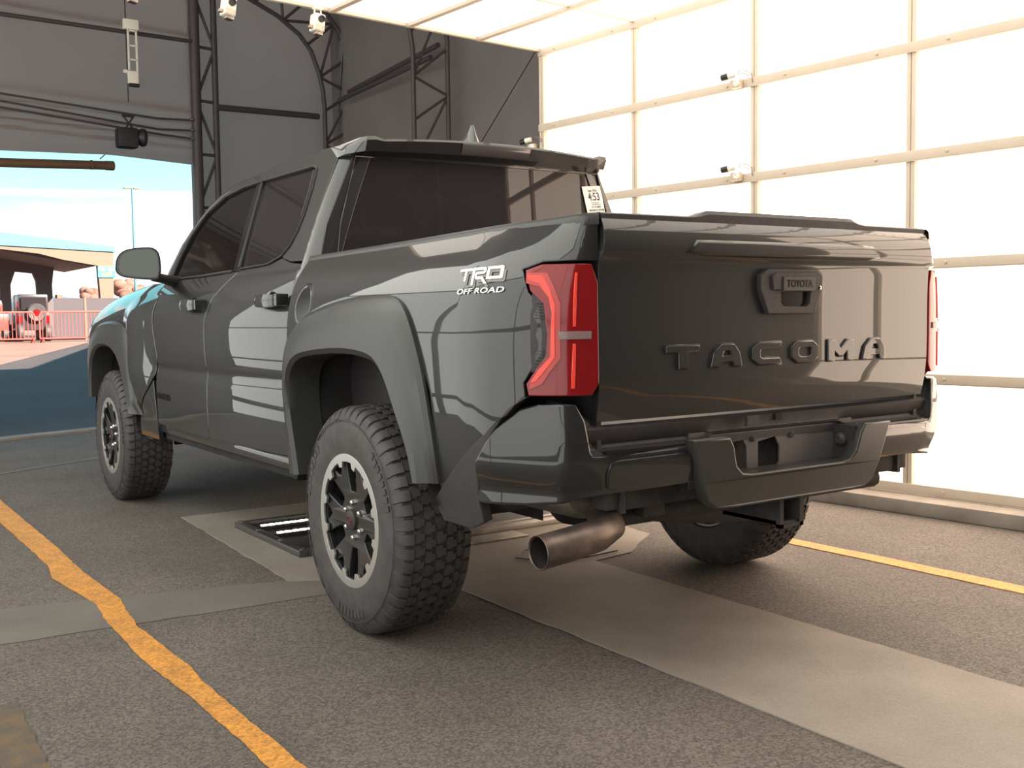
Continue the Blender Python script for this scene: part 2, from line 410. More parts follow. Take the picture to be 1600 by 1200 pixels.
def s_cab(u, z):
    """u<-.66 side; then rounded corner; then rear face. u increases rearwards/inwards"""
    xs = (interp(DOORP, z)+bow(.66)*smooth01((1.30-z)/.15) if z <= 1.295 else green(z)); y0 = CABY+.05*(z-1.35); r = .08
    y1 = y0+r
    if u <= 0: return Vector((-xs, y1-u, z))
    q = r*PI/2
    if u <= q:
        t = u/r; return Vector((-(xs-r*(1-math.cos(t))), y1-r*math.sin(t), z))
    x = xs-r-(u-q)
    return Vector((-x, y0-.02*(1-max(0, x)**2/.49)+.0, z))
def tg_off(z):
    return interp([(.76, -.030), (.80, -.018), (.86, -.006), (.93, 0), (1.10, .0), (1.19, .002), (1.225, .006), (1.245, .018), (1.262, .020), (1.30, .014), (1.335, -.002), (1.35, -.015)], z)
def s_tail(x, z):
    return Vector((x, -1.082-tg_off(z)+.012*(abs(x)/.7)**2.5, z))
BPLAN = [(.955, -.60), (.95, -.72), (.935, -.81), (.885, -.92), (.850, -.990), (.822, -1.038), (.814, -1.047), (.78, -1.058), (.70, -1.076), (.40, -1.105), (0, -1.118)]
BX, BY = arc_tab(BPLAN, 0)
def s_bump(u, z):
    x, y = interp(BX, u), interp(BY, u)
    t = interp([(.60, .030), (.64, .010), (.68, .0), (.74, 0), (.86, .012)], z)
    n = smooth01((u-.2)/.3)
    return Vector((-(x-t*(1-n)*1.0-t*n*.3), y+t*n*.9, z))
def s_rear(x, z):
    return Vector((x, CABY+.05*(z-1.35)-.02*(1-x*x/.49), z))
truck = empty('pickup_truck', (0, 0, 0))
tag(truck, 'dark grey crew cab pickup truck parked in the inspection bay', 'truck')
T = truck
def mir(o): return mirror_obj(o)
def both(o):   # plain mirrored copy of a child mesh (flat-shaded data)
    me = o.data.copy()
    for v in me.vertices: v.co.x = -v.co.x
    bm = bmesh.new(); bm.from_mesh(me); bmesh.ops.reverse_faces(bm, faces=bm.faces); bm.to_mesh(me); bm.free()
    c = bpy.data.objects.new(o.name.split('.')[0], me); C.objects.link(c); c.parent = o.parent; return c
HL = (-1, 0, 0)
# ---- bed sides
arch_r = [(.54, .50), (.545, .72), (.53, .86), (.45, 1.0), (.35, 1.07), (.20, 1.095), (.0, 1.10), (-.25, 1.07), (-.42, .99), (-.51, .88), (-.535, .70), (-.54, .48)]
bed_poly = [(-.575, .48), (-.575, 1.313), (-.30, 1.318), (.05, 1.320), (.47, 1.328), (.90, 1.336), (1.175, 1.345), (1.178, 1.225), (.990, 1.225), (.933, 1.207), (.966, 1.148), (1.006, 1.112), (1.020, 1.035),
            (1.018, .980), (.962, .903), (.966, .866), (.88, .80), (.735, .685), (.60, .58), (.545, .54)] + arch_r[1:]
bed = panel('bed_side', bed_poly, s_bed, paint, T, step=(.04, .03), mirror=True)
# rail cap along the bed top
def rail_rings():
    R_ = []
    for u in [-.575, -.3, 0, .3, .6, .75, .85, .93, 1.0, 1.05, 1.1, 1.175]:
        zt = interp([(-.575, 1.313), (.05, 1.320), (.9, 1.336), (1.175, 1.345)], u); p = s_bed(u, zt-.004); q = s_bed(u+.01, zt-.004)
        t = (q-p).normalized(); n = Vector((t.y, -t.x, 0)).normalized()
        if n.x < 0 and u < .9: n = -n
        if u >= .9 and n.y < 0: n = -n
        n = Vector((1, 0, 0)) if u < .9 else Vector((1, .0, 0)).lerp(Vector((.35, 1, 0)).normalized(), smooth01((u-.9)/.25)).normalized()
        R_.append([p+n*.004+Vector((0, 0, -.022)), p-n*.005+Vector((0, 0, -.018)), p-n*.003+Vector((0, 0, .004)), p+n*.006+Vector((0, 0, .014)), p+n*.05+Vector((0, 0, .017)), p+n*.085+Vector((0, 0, .010)), p+n*.09+Vector((0, 0, -.03))])
    return R_
mir(loft('bed_rail_cap', rail_rings(), flare_m, T, 40))
# bed box inside
bm = bmesh.new(); bx(bm, -.70, .70, -1.04, .55, .70, .72)
for s in (-1, 1): bx(bm, s*.70, s*.685, -1.04, .55, .72, 1.32)
bx(bm, -.78, .78, .535, .56, .60, 1.325)
obj('bed_liner', bm, blackpl, T)
# ---- tail lamps
def lamp(parent):
    lp = [(.940, 1.205), (.992, 1.219), (1.150, 1.219), (1.170, 1.17), (1.172, .90), (1.152, .868), (.974, .868), (.969, .901), (1.025, .978), (1.028, 1.037), (1.014, 1.114), (.973, 1.148)]
    r = panel('tail_lamp', lp, s_bed, lampred, parent, step=(.03, .05), gap=.001, lip=.003, off=.005, thick=.03)
    kw = dict(step=(.03, .05), gap=0, lip=.0015, drop=.001, thick=.004)
    panel('light_guide', [(.950, 1.196), (1.017, 1.194), (1.042, 1.157), (1.064, 1.113), (1.066, .968), (1.038, .934), (1.016, .900), (.978, .884), (.984, .907), (1.008, .935), (1.036, .968), (1.040, 1.088), (1.029, 1.13), (1.0, 1.158), (.958, 1.168)], s_bed, lamppink, r, off=.0085, **kw)
    panel('light_guide', [(.957, 1.190), (1.006, 1.186), (1.030, 1.153), (1.049, 1.110), (1.051, .972), (1.022, .934), (1.000, .908), (.982, .903), (1.006, .938), (1.040, .975), (1.041, 1.090), (1.030, 1.13), (1.0, 1.166), (.962, 1.178)], s_bed, lampbright, r, off=.0105, **kw)
    panel('light_strip', [(1.096, 1.195), (1.104, 1.195), (1.104, 1.052), (1.096, 1.052)], s_bed, lampbright, r, off=.0085, **kw)
    panel('light_strip', [(1.096, 1.008), (1.104, 1.008), (1.100, .888), (1.090, .888)], s_bed, lampbright, r, off=.0085, **kw)
    panel('reversing_lamp', [(1.058, 1.040), (1.148, 1.040), (1.148, 1.019), (1.062, 1.019)], s_bed, lampclear, r, off=.0095, **kw)
    panel('lamp_bezel', [(.976, 1.143), (1.010, 1.137), (1.028, 1.112), (1.031, .972), (1.008, .940), (.982, .928)], s_bed, blackpl, parent, off=.0, step=(.03, .05), gap=0, lip=.003, thick=.02)
    for z0 in (.948, 1.075):
        for k in range(6): panel('vent_slat', [(.992, z0+k*.008), (1.020, z0+k*.008), (1.020, z0+.003+k*.008), (.992, z0+.003+k*.008)], s_bed, darktrim, parent, off=.004, step=(.1, .1), gap=0, lip=.0005, drop=.0005, thick=.003)
    return r
n0 = set(C.objects); lamp(T)
new = [o for o in C.objects if o not in n0]
def mirror_tree(os):
    mp_ = {}
    for o in os: mp_[o] = mirror_obj(o, parent=mp_.get(o.parent, o.parent))
mirror_tree(new)
# ---- lettering on the bed sides
def seg_letters(polys, map_, name, m, parent, depth=.0025):
    me = curve_mesh(polys, depth)
    xform(me, map_); return link(name, me, m, parent)
def trd_map(dz=0, dx=0, dy=0, off=.005):
    def f(v):
        px = 700+(v.x+dx)/13.33; py = 390+(v.y+dy)/13.33
        u = .663+.0028*(px-721)+.00096*(py-421); z = 1.218-.000122*(px-721)-.00187*(py-421)
        return s_bed(u, z)+Vector((-1, -.15, 0)).normalized()*(off-v.z)
    return f
Tt = [(300,415),(605,385),(600,440),(480,452),(430,655),(385,660),(425,455),(285,470)]
Rr = [(552,735),(600,735),(665,430),(868,412),(868,430),(850,450),(690,465),(655,520),(655,590),(690,612),(800,605),(850,695),(915,690),(830,550),(700,555),(705,515),(870,495),(905,460),(925,385),(900,357),(650,375),(610,410)]
Dd = [(905,600),(955,350),(1240,320),(1262,350),(1215,560),(1180,585)]; Dh = [(965,545),(1165,528),(1198,383),(1000,403)]
for mm, dx, dy, off, nm in ((shadow_decal, 30, 62, .0015, 'decal_outline'), (white, 0, 0, .003, 'decal_letter')):
    for k, P_ in enumerate(([Tt], [Rr], [Dd, Dh])):
        o = seg_letters(P_, trd_map(dx=dx, dy=dy, off=off), nm, mm, T, .0006)
        if mm is white: o['label'] = ['white letter T', 'white letter R', 'white letter D'][k]
me = text_mesh('OFF ROAD', 175, .6, shear=.35, spacing=1.02, bold=3)
xs = [v.co.x for v in me.vertices]; w_ = max(xs)-min(xs); ymax = max(v.co.y for v in me.vertices); ymin = min(v.co.y for v in me.vertices)
def offmap(v, g=trd_map(off=.003)):
    cx = 210+(v.x-min(xs))/w_*1010; t = (v.y-ymin)/(ymax-ymin); cy = 935-.085*(cx-210)-t*110
    return g(Vector((cx, cy, v.z*.0006)))
xform(me, offmap); o = link('decal_wording', me, white, T); o['label'] = 'small white OFF ROAD wording'
# ---- fuel door
cir = [(-.432+.072*math.cos(t), 1.130+.078*math.sin(t)) for t in [2*PI*k/28 for k in range(28)]]
ring = [(-.432+.080*math.cos(t), 1.130+.086*math.sin(t)) for t in [2*PI*k/28 for k in range(28)]]
panel('fuel_door_seal', ring, s_bed, darktrim, T, off=.0015, step=(.04, .03), gap=0, lip=.002, thick=.005)
def s_fuel(u, z):
    p = s_bed(u, z); r2 = ((u+.432)/.072)**2+((z-1.13)/.078)**2; return p+Vector((1, 0, 0))*.012*(1-min(1, r2))
panel('fuel_door', cir, s_fuel, paint, T, off=.004, step=(.02, .02), gap=0, lip=.002, thick=.005)
# ---- doors
gap_l = [(1.55, .53), (1.535, .80), (1.53, 1.08), (1.50, 1.17), (1.44, 1.25), (1.395, 1.30)]
rwin = [(1.387, 1.315), (1.472, 1.715), (.885, 1.712), (.851, 1.698), (.819, 1.608), (.811, 1.506), (.827, 1.437), (.865, 1.381), (.921, 1.347), (1.046, 1.321)]
fwin = [(2.425, 1.302), (2.39, 1.40), (2.316, 1.515), (2.185, 1.622), (1.974, 1.690), (1.725, 1.713), (1.56, 1.715), (1.475, 1.308), (1.884, 1.300)]
rd_low = [(.665, .53), (.665, 1.30), (.795, 1.31), (.905, 1.335), (1.040, 1.312), (1.387, 1.305)] + gap_l[::-1]
panel('rear_door', rd_low, s_side, paint, T, step=(.05, .025), mirror=True)
# rear door window frame (surround of rwin up to the roof rail)
fr1 = [(.665, 1.30), (.66, 1.758), (1.455, 1.762), (1.475, 1.70), (1.472, 1.715), (.885, 1.712), (.851, 1.698), (.819, 1.608), (.811, 1.506), (.827, 1.437), (.865, 1.381), (.921, 1.347), (.905, 1.335), (.795, 1.31)]
fr1 = [(.665, 1.31), (.66, 1.774), (1.036, 1.780), (1.321, 1.774), (1.470, 1.769), (1.474, 1.717), (.885, 1.714), (.849, 1.699), (.817, 1.608), (.809, 1.506), (.825, 1.437), (.863, 1.380), (.915, 1.345), (.895, 1.331), (.795, 1.312)]
panel('rear_door_frame', fr1, s_side, paint, T, step=(.05, .04), gap=.0005, lip=.002, drop=.001, mirror=True)
fd_low = [gap_l[5], gap_l[4], gap_l[3], gap_l[2], gap_l[1], gap_l[0], (2.44, .53), (2.42, .79), (2.37, .90), (2.415, 1.02), (2.45, 1.19), (2.52, 1.285), (2.425, 1.295), (1.884, 1.292), (1.475, 1.30)]
panel('front_door', fd_low, s_side, paint, T, step=(.05, .025), mirror=True)
fr2 = [(1.476, 1.769), (1.631, 1.764), (1.871, 1.743), (2.03, 1.711), (2.172, 1.662), (2.297, 1.589), (2.437, 1.469), (2.524, 1.335), (2.53, 1.29), (2.43, 1.296), (2.392, 1.40), (2.318, 1.517), (2.187, 1.624), (1.974, 1.692), (1.725, 1.715), (1.48, 1.717)]
panel('front_door_frame', fr2, s_side, paint, T, step=(.05, .04), gap=.0005, lip=.002, drop=.001, mirror=True)
pil = [(1.387, 1.30), (1.477, 1.30), (1.562, 1.717), (1.472, 1.717)]
panel('pillar_cover', pil, s_side, darktrim, T, step=(.05, .06), gap=.001, lip=.002, drop=.001, off=-.001, mirror=True)
panel('rear_side_window', inset(rwin, -.004), s_side, tint, T, step=(.1, .08), gap=0, lip=.001, drop=.001, thick=.004, off=-.008, mirror=True)
panel('front_side_window', inset(fwin, -.004), s_side, frontglass, T, step=(.1, .08), gap=0, lip=.001, drop=.001, thick=.004, off=-.008, mirror=True)
def strip(name, pts, S, m, r=.006, off=.002, mirror=True, seg=6):
    bm = bmesh.new(); tube(bm, [S(a, b)+Vector((-1, 0, 0))*off for a, b in pts], r, seg); o = obj(name, bm, m, T, 60)
    if mirror: both(o)
    return o
strip('window_trim', [(2.52, 1.291), (2.2, 1.296), (1.884, 1.296), (1.478, 1.302)], s_side, blackpl, .007)
strip('window_trim', [(1.387, 1.308), (1.046, 1.314), (.912, 1.342), (.855, 1.378), (.818, 1.436), (.803, 1.508), (.811, 1.610), (.842, 1.700), (.885, 1.716), (1.474, 1.720)], s_side, blackpl, .005)
strip('window_trim', [(1.480, 1.720), (1.725, 1.718), (1.974, 1.695), (2.187, 1.627), (2.318, 1.520), (2.394, 1.402), (2.43, 1.298)], s_side, blackpl, .005)
strip('window_run', [(1.395, 1.315), (1.482, 1.712)], s_side, flare_m, .008)
strip('window_run', [(.822, 1.50), (.830, 1.61), (.862, 1.694)], s_side, flare_m, .007)
# ---- cab corner and rear face
cc = [(-.010, .55), (-.010, 1.30), (-.005, 1.774), (.16, 1.774), (.17, 1.30), (.19, .55)]
panel('cab_corner', cc, s_cab, paint, T, step=(.012, .05), gap=.001, lip=.002, drop=.001, mirror=True, hint=(-.7, -.7, 0))
HB = (0, -1, 0)
gl = [(-.708, 1.315), (.708, 1.315), (.69, 1.45), (.612, 1.725), (-.612, 1.725), (-.69, 1.45)]
sur = [(-.78, 1.30), (-.745, 1.45), (-.60, 1.775), (.60, 1.775), (.745, 1.45), (.78, 1.30), (.706, 1.30), (.688, 1.45), (.610, 1.723), (-.610, 1.723), (-.688, 1.45), (-.706, 1.30)]
panel('cab_back', sur, s_rear, paint, T, step=(.08, .06), gap=0, lip=.002, drop=.001, hint=HB)
panel('cab_back', [(-.83, .55), (-.80, 1.32), (.80, 1.32), (.83, .55)], s_rear, paint, T, step=(.1, .1), gap=0, hint=HB, off=-.004)
panel('rear_window', gl, s_rear, tint, T, step=(.1, .08), gap=0, lip=.001, drop=.001, thick=.004, off=-.006, hint=HB)
bm = bmesh.new(); tube(bm, [s_rear(a, b)+Vector((0, -.001, 0)) for a, b in gl+[gl[0]]], .0028, 6); obj('window_seal', bm, darktrim, T, 60)
for x in (-.24, .24):
    bm = bmesh.new(); tube(bm, [s_rear(x, 1.32)+Vector((0, .012, 0)), s_rear(x, 1.72)+Vector((0, .012, 0))], .006, 6); obj('slider_frame', bm, darktrim, T, 60)
# sticker on the glass
st = [(.516, 1.664), (.630, 1.674), (.655, 1.536), (.549, 1.528)]
panel_st = panel('window_sticker', st, s_rear, paper, T, step=(.2, .2), gap=0, lip=.0004, drop=.0002, thick=.0006, off=.002, hint=HB)
panel_st['label'] = 'white paper sticker reading 4:53'
def st_map(cx, cy, sc, sy=1.0):
    o_ = Vector((.516, 1.664)); ex = (Vector((.630, 1.674))-o_); ey = (Vector((.549, 1.528))-o_)
    def f(v):
        a = cx+v.x*sc; b = cy-v.y*sc*sy; p = o_+ex*a+ey*b
        return s_rear(p.x, p.y)+Vector((0, -.0028+v.z*0, 0))
    return f
for body, cx, cy, sz, sy in (('4:53', .52, .36, .36, 1.05), ('Sale 2026', .50, .15, .125, .8), ('K14 6863', .55, .69, .13, .7)):
    me = text_mesh(body, 1, 0, bold=.015); xform(me, st_map(cx, cy, sz, sy)); link('sticker_print', me, ink, panel_st)
bm = bmesh.new()
for k in range(30):
    w_ = random.choice((.008, .014, .02)); a = .12+k*.027
    f = st_map(0, 0, 1); q = [f(Vector(p)) for p in ((a, -.76, 0), (a+w_, -.76, 0), (a+w_, -.83, 0), (a, -.83, 0))]; bm.faces.new([bm.verts.new(p) for p in q])
for a, w_, b_ in ((.30, .44, .535), (.34, .38, .575), (.30, .50, .610), (.16, .60, .90), (.16, .50, .94)):
    f = st_map(0, 0, 1); q = [f(Vector(p)) for p in ((a, -b_, 0), (a+w_, -b_, 0), (a+w_, -b_-.014, 0), (a, -b_-.014, 0))]; bm.faces.new([bm.verts.new(p) for p in q])
obj('barcode', bm, ink, panel_st)
# ---- roof, windscreen, hood
railp = [(.62, 1.766), (.673, 1.770), (1.036, 1.776), (1.321, 1.770), (1.631, 1.758), (1.80, 1.744), (1.95, 1.722)]
def grid_surface(name, rows, m, smooth=50): return loft(name, rows, m, T, smooth)
rows = []
for y, z in railp:
    xr = green(z); r = []
    for k in range(25):
        a = -1+2*k/24; s_ = abs(a); ed = max(0, 1-((s_-.90)/.10 if s_ > .9 else 0)**2)**.5 if s_ > .9 else 1
        cr_ = .038*(1-s_**2.2)+.020*ed
        r.append(Vector((a*xr, y-.0+.06*(1-a*a)*smooth01((y-1.6)/.3), z+cr_)))
    rows.append(r)
grid_surface('roof', rows, paint)
rows = []
for y, z in [(1.95, 1.722), (2.03, 1.711), (2.172, 1.662), (2.297, 1.589), (2.437, 1.469), (2.524, 1.335), (2.55, 1.27)]:
    xr = green(z) if z > 1.3 else .83; k_ = smooth01((y-1.9)/.5)
    rows.append([Vector((a*xr, y+(.06+.24*k_)*(1-a*a), z+(.058*(1-k_))*(1-abs(a)**3)+.004)) for a in [-1+2*k/16 for k in range(17)]])
grid_surface('windscreen', rows, clearglass)
for s in (1,):
    ap = [(1.60, 1.760), (1.80, 1.746), (1.95, 1.724), (2.03, 1.712), (2.172, 1.664), (2.297, 1.592), (2.437, 1.471), (2.524, 1.338), (2.54, 1.28)]
    bm = bmesh.new(); tube(bm, [Vector((-green(z)+.020, y, z-.004)) for y, z in ap], [.018]*2+[.024]*7, 10); both(obj('windscreen_pillar', bm, paint, T, 60))
rows = []
for y in [2.50, 2.7, 2.9, 3.2, 3.5, 3.8, 4.03, 4.2, 4.32, 4.40]:
    c = fender_crest(y) if y > 2.9 else 1.29-.0*(y); xe = abs(s_fender(max(y, 2.65), c).x)+.004
    rows.append([Vector((a*xe, y+.05*(1-a*a)*smooth01((y-3.9)/.4), c+.045*(1-a**4)-.02*math.exp(-((abs(a)-.5)/.12)**2)-.005)) for a in [-1+2*k/24 for k in range(25)]])
grid_surface('hood', rows, paint)
# front fender
fp = [(2.42, .80), (2.375, .90), (2.42, 1.02), (2.455, 1.19), (2.53, 1.288), (2.9, 1.286), (3.2, 1.262), (3.45, 1.244), (3.8, 1.204), (4.03, 1.172), (4.25, 1.112), (4.33, 1.06), (4.33, .92), (3.92, .92), (3.80, 1.02), (3.5, 1.045), (3.10, 1.03), (2.90, .95), (2.84, .80), (2.80, .56), (2.72, .60)]
panel('front_fender', fp, s_fender, paint, T, step=(.05, .02), mirror=True)
clad = [(2.445, .77), (2.60, .67), (2.76, .565), (2.80, .50), (2.80, .44), (2.445, .44)]
panel('fender_cladding', clad, s_fender, paint, T, step=(.05, .04), off=.004, mirror=True)
# rocker panels
bm = bmesh.new(); bx(bm, -.905, -.62, .62, 2.80, .485, .53, bev=.008); both(obj('rocker_panel', bm, paint, T, 35))
bm = bmesh.new(); bx(bm, -.88, -.60, .60, 2.86, .445, .485, bev=.012); both(obj('rocker_cover', bm, linerm, T, 35))
bm = bmesh.new(); bx(bm, -.86, -.5, 2.80, 2.95, .40, .56, bev=.02); both(obj('splash_guard', bm, blackpl, T, 35))
# door lettering
me = text_mesh('TACOMA', .052, .001, spacing=1.15, bold=.0012); xform(me, lambda v: s_side(2.285-v.x*1.15, .684+v.y*.8)+Vector((-.003-v.z, 0, 0))); o = link('door_lettering', me, darktrim, T); o['label'] = 'small dark TACOMA lettering on the front door'
# ---- flares
def resample(pl, n):
    L_ = [0]
    for p, q in zip(pl, pl[1:]): L_.append(L_[-1]+math.hypot(q[0]-p[0], q[1]-p[1]))
    out = []
    for k in range(n):
        t = L_[-1]*k/(n-1); i = 0
        while i < len(L_)-2 and L_[i+1] < t: i += 1
        h = (t-L_[i])/max(1e-9, L_[i+1]-L_[i]); out.append((lerp(pl[i][0], pl[i+1][0], h), lerp(pl[i][1], pl[i+1][1], h)))
    return out
def smooth_pl(pl, it=2):
    for _ in range(it):
        q = [pl[0]]
        for a, b in zip(pl, pl[1:]): q += [(lerp(a[0], b[0], .25), lerp(a[1], b[1], .25)), (lerp(a[0], b[0], .75), lerp(a[1], b[1], .75))]
        q.append(pl[-1]); pl = q
    return pl
def flare(outer, inner, xb, n=60, xf=.972):
    """matched control polylines, front to rear"""
    O = resample(smooth_pl(outer), n); I = resample(smooth_pl(inner), n); rings = []
    for o_, i_ in zip(O, I):
        r = []
        for t, x in ((0, 0), (.0, .010), (.10, .022), (.32, .026), (.40, .030), (.62, 1), (.90, 1.005), (1, .99), (1.02, .95)):
            y = lerp(o_[0], i_[0], t); z = lerp(o_[1], i_[1], t)
            base = min(xb(y, z), .942); X_ = base+x if x < .5 else xf*x if x > .97 else .935
            r.append(Vector((-X_, y, z)))
        r.append(Vector((-.84, i_[0]+(i_[0]-o_[0])*.02, i_[1])))
        rings.append(r)
    return rings
ro = [(.595, .50), (.60, .62), (.60, .83), (.56, .99), (.42, 1.085), (.24, 1.125), (-.02, 1.155), (-.26, 1.16), (-.37, 1.13), (-.46, 1.03), (-.52, .88), (-.555, .70), (-.558, .585)]
ri = [(.42, .50), (.455, .62), (.495, .74), (.497, .87), (.42, .935), (.24, .955), (-.0, .966), (-.19, .952), (-.25, .93), (-.31, .875), (-.37, .785), (-.45, .685), (-.488, .585)]
fo = [(2.70, .56), (2.735, .62), (2.77, .80), (2.82, .96), (2.93, 1.045), (3.10, 1.078), (3.40, 1.08), (3.64, 1.055), (3.82, .98), (3.905, .88), (3.92, .74), (3.92, .60)]
fi = [(2.86, .56), (2.885, .62), (2.95, .73), (3.03, .82), (3.12, .88), (3.24, .92), (3.40, .935), (3.58, .92), (3.70, .87), (3.76, .80), (3.785, .70), (3.79, .60)]
mir(loft('wheel_arch_flare', flare(ro, ri, lambda y, z: abs(s_bed(-y, z).x)), flare_m, T, 28))
mir(loft('wheel_arch_flare', flare(fo, fi, lambda y, z: abs(s_fender(y, z).x)), flare_m, T, 28))
# liners
def liner(y0, pts):
    P_ = resample(smooth_pl([(y, z+.012) for y, z in pts]), 30)
    both(loft('wheel_liner', [[Vector((-x, y, z)) for x in (.93, .75, .60, .52)]+[Vector((-.52, y, .42 if z > .5 else z))] for y, z in P_], linerm, T, 40))
liner(0, [(.52, .45)]+[(a*1.03, b+.03) for a, b in ri[1:-1]]+[(-.53, .50)])
liner(3.345, [(2.84, .46)]+fi[1:-1]+[(3.85, .50)])
# ---- tailgate
tgp = [(-.712, .79), (-.716, 1.0), (-.716, 1.215), (-.700, 1.345), (.700, 1.345), (.716, 1.215), (.716, 1.0), (.712, .79)]
tg = panel('tailgate', tgp, s_tail, paint, T, step=(.05, .012), gap=.002, lip=.0018, drop=.0015, thick=.03, hint=HB)
rows = []
for k in range(41):
    x = -.70+1.40*k/40; h = .008+.018*(1-smooth01((abs(x-.0)-.31)/.06)); y = s_tail(x, 1.345).y
    rows.append([Vector((x, y-.004, 1.340)), Vector((x, y-.006, 1.348+h*.6)), Vector((x, y+.004, 1.349+h)), Vector((x, y+.05, 1.349+h*.9)), Vector((x, y+.07, 1.345)), Vector((x, y+.07, 1.30))])
loft('tailgate_cap', rows, blackpl, tg, 40, closed=True)
panel('tailgate_spoiler_ridge', [(-.43, 1.246), (-.385, 1.288), (.385, 1.288), (.43, 1.246)], s_tail, paint, tg, step=(.05, .02), gap=0, lip=.012, drop=.007, thick=.004, off=.010, hint=HB)
# model lettering
def curve_out(polys, f, w_, h_):
    me = curve_mesh([[(x*w_, y*h_) for x, y in q] for q in polys], .0002, .0060, 1); return xform(me, lambda v: f(Vector((v.x/w_, v.y/h_, v.z*.05)))-Vector((0, -.0030, 0)))
def tl(polys, x0, w_=.118, h_=.060, z0=.930):
    def f(v):
        p = s_tail(x0+v.x*w_, z0+v.y*h_); return p+Vector((0, -.0035-v.z, 0))
    me = curve_mesh([[(x*w_, y*h_) for x, y in q] for q in polys], .0012, .0035, 2); xform(me, lambda v: f(Vector((v.x/w_, v.y/h_, v.z)))); link('letter_outline', curve_out(polys, f, w_, h_), darktrim, tg); return link('tailgate_letter', me, paint, tg, 30)
LT = [[(0, 1), (1, 1), (1, .78), (.62, .78), (.62, 0), (.38, 0), (.38, .78), (0, .78)]]
LA = [[(0, 0), (.10, .62), (.34, 1), (.74, 1), (.92, .62), (1, 0), (.76, 0), (.72, .22), (.30, .22), (.25, 0)], [(.33, .44), (.68, .44), (.66, .68), (.58, .78), (.45, .78), (.37, .68)]]
LC = [[(1, 1), (.2, 1), (0, .74), (0, .26), (.2, 0), (1, 0), (.94, .22), (.32, .22), (.23, .34), (.23, .66), (.32, .78), (.94, .78)]]
LO = [[(.2, 1), (.8, 1), (1, .74), (1, .26), (.8, 0), (.2, 0), (0, .26), (0, .74)], [(.32, .78), (.23, .66), (.23, .34), (.32, .22), (.68, .22), (.77, .34), (.77, .66), (.68, .78)]]
LM = [[(0, 0), (0, 1), (.24, 1), (.5, .55), (.76, 1), (1, 1), (1, 0), (.78, 0), (.78, .58), (.58, .22), (.42, .22), (.22, .58), (.22, 0)]]
for k, (L_, nm) in enumerate(((LT, 'T'), (LA, 'A'), (LC, 'C'), (LO, 'O'), (LM, 'M'), (LA, 'A'))):
    tl(L_, -.482+.167*k)
# handle
def thmap(v): return s_tail(v.x, v.y)+Vector((0, -.004-v.z, 0))
ho = [(-.125, 1.190), (-.098, 1.207), (.112, 1.207), (.139, 1.190), (.139, 1.152), (.108, 1.080), (-.092, 1.080), (-.125, 1.150)]
hh = [(-.045, 1.146), (.092, 1.146), (.088, 1.108), (.074, 1.096), (-.030, 1.096), (-.043, 1.108)]
me = curve_mesh([ho, hh], .010, .003); xform(me, thmap); hb = link('tailgate_handle', me, blackpl, tg, 30)
box('handle_recess', (-.05, .10, -1.084, -1.050, 1.09, 1.15), darktrim, hb)
me = curve_mesh([[(-.085, 1.187), (-.070, 1.196), (.100, 1.196), (.118, 1.186), (.112, 1.150), (-.078, 1.150)]], .006, .002); xform(me, lambda v: thmap(v)+Vector((0, -.012, 0))); link('handle_grip', me, blackpl, hb, 30)
me = curve_mesh([[(-.042, 1.147), (-.042, 1.186), (.096, 1.186), (.096, 1.147)]], .003, .001); xform(me, lambda v: thmap(v)+Vector((0, -.020, 0))); link('handle_plate', me, flare_m, hb, 30)
me = text_mesh('TOYOTA', .027, .0006, spacing=1.02, bold=.0004); xform(me, lambda v: thmap(Vector((v.x+.027, v.y*1.15+1.166, v.z)))+Vector((0, -.0245, 0))); link('handle_lettering', me, darktrim, hb)
bm = bmesh.new(); lathe(bm, [(0, .006), (-.006, .006), (-.007, .002)], 14, 'y', (.124, s_tail(.124, 1.155).y-.018, 1.155)); obj('key_barrel', bm, chrome, hb, 40)
# rear camera + small markings below the handle
bm = bmesh.new(); bx(bm, -.16, -.11, -1.076, -1.066, .745, .775); obj('tailgate_bump_stop', bm, blackpl, tg)
# ---- roof spoiler with brake light
rows = []
for k in range(33):
    x = -.60+1.20*k/32; e_ = smooth01((abs(x)-.53)/.03); cz = .028*(1-(x/.6)**2); y = .52-.015*(1-(x/.6)**2)
    rows.append([Vector((x, .66, 1.786+cz)), Vector((x, .58, 1.789+cz+.008*e_)), Vector((x, y+.004, 1.779+cz+.014*e_)), Vector((x, y-.002, 1.770+cz+.008*e_)), Vector((x, y+.018, 1.738+cz*.4)), Vector((x, .60, 1.728+cz*.2))])
spoil = loft('roof_spoiler', rows, paint, T, 35)
for s in (-1, 1):
    rr = [[Vector((s*(.60+.0*a), .66-.0*a, 1.786)) for a in (0,)]]
    bm = bmesh.new(); P0 = [Vector((s*.598, .66, 1.790)), Vector((s*.598, .58, 1.797)), Vector((s*.598, .522, 1.794)), Vector((s*.598, .518, 1.778)), Vector((s*.598, .538, 1.738)), Vector((s*.598, .61, 1.730))]
    P1 = [Vector((s*.645, .76, 1.776)), Vector((s*.650, .68, 1.772)), Vector((s*.642, .625, 1.768)), Vector((s*.642, .618, 1.752)), Vector((s*.655, .612, 1.730)), Vector((s*.665, .66, 1.722))]
    V0 = [bm.verts.new(p) for p in P0]; V1 = [bm.verts.new(p) for p in P1]
    for i in range(6): bm.faces.new((V0[i], V0[(i+1) % 6], V1[(i+1) % 6], V1[i]))
    bm.faces.new(V0); bm.faces.new(V1[::-1]); bmesh.ops.recalc_face_normals(bm, faces=bm.faces)
    obj('spoiler_end', bm, paint, spoil, 50)
rows = []
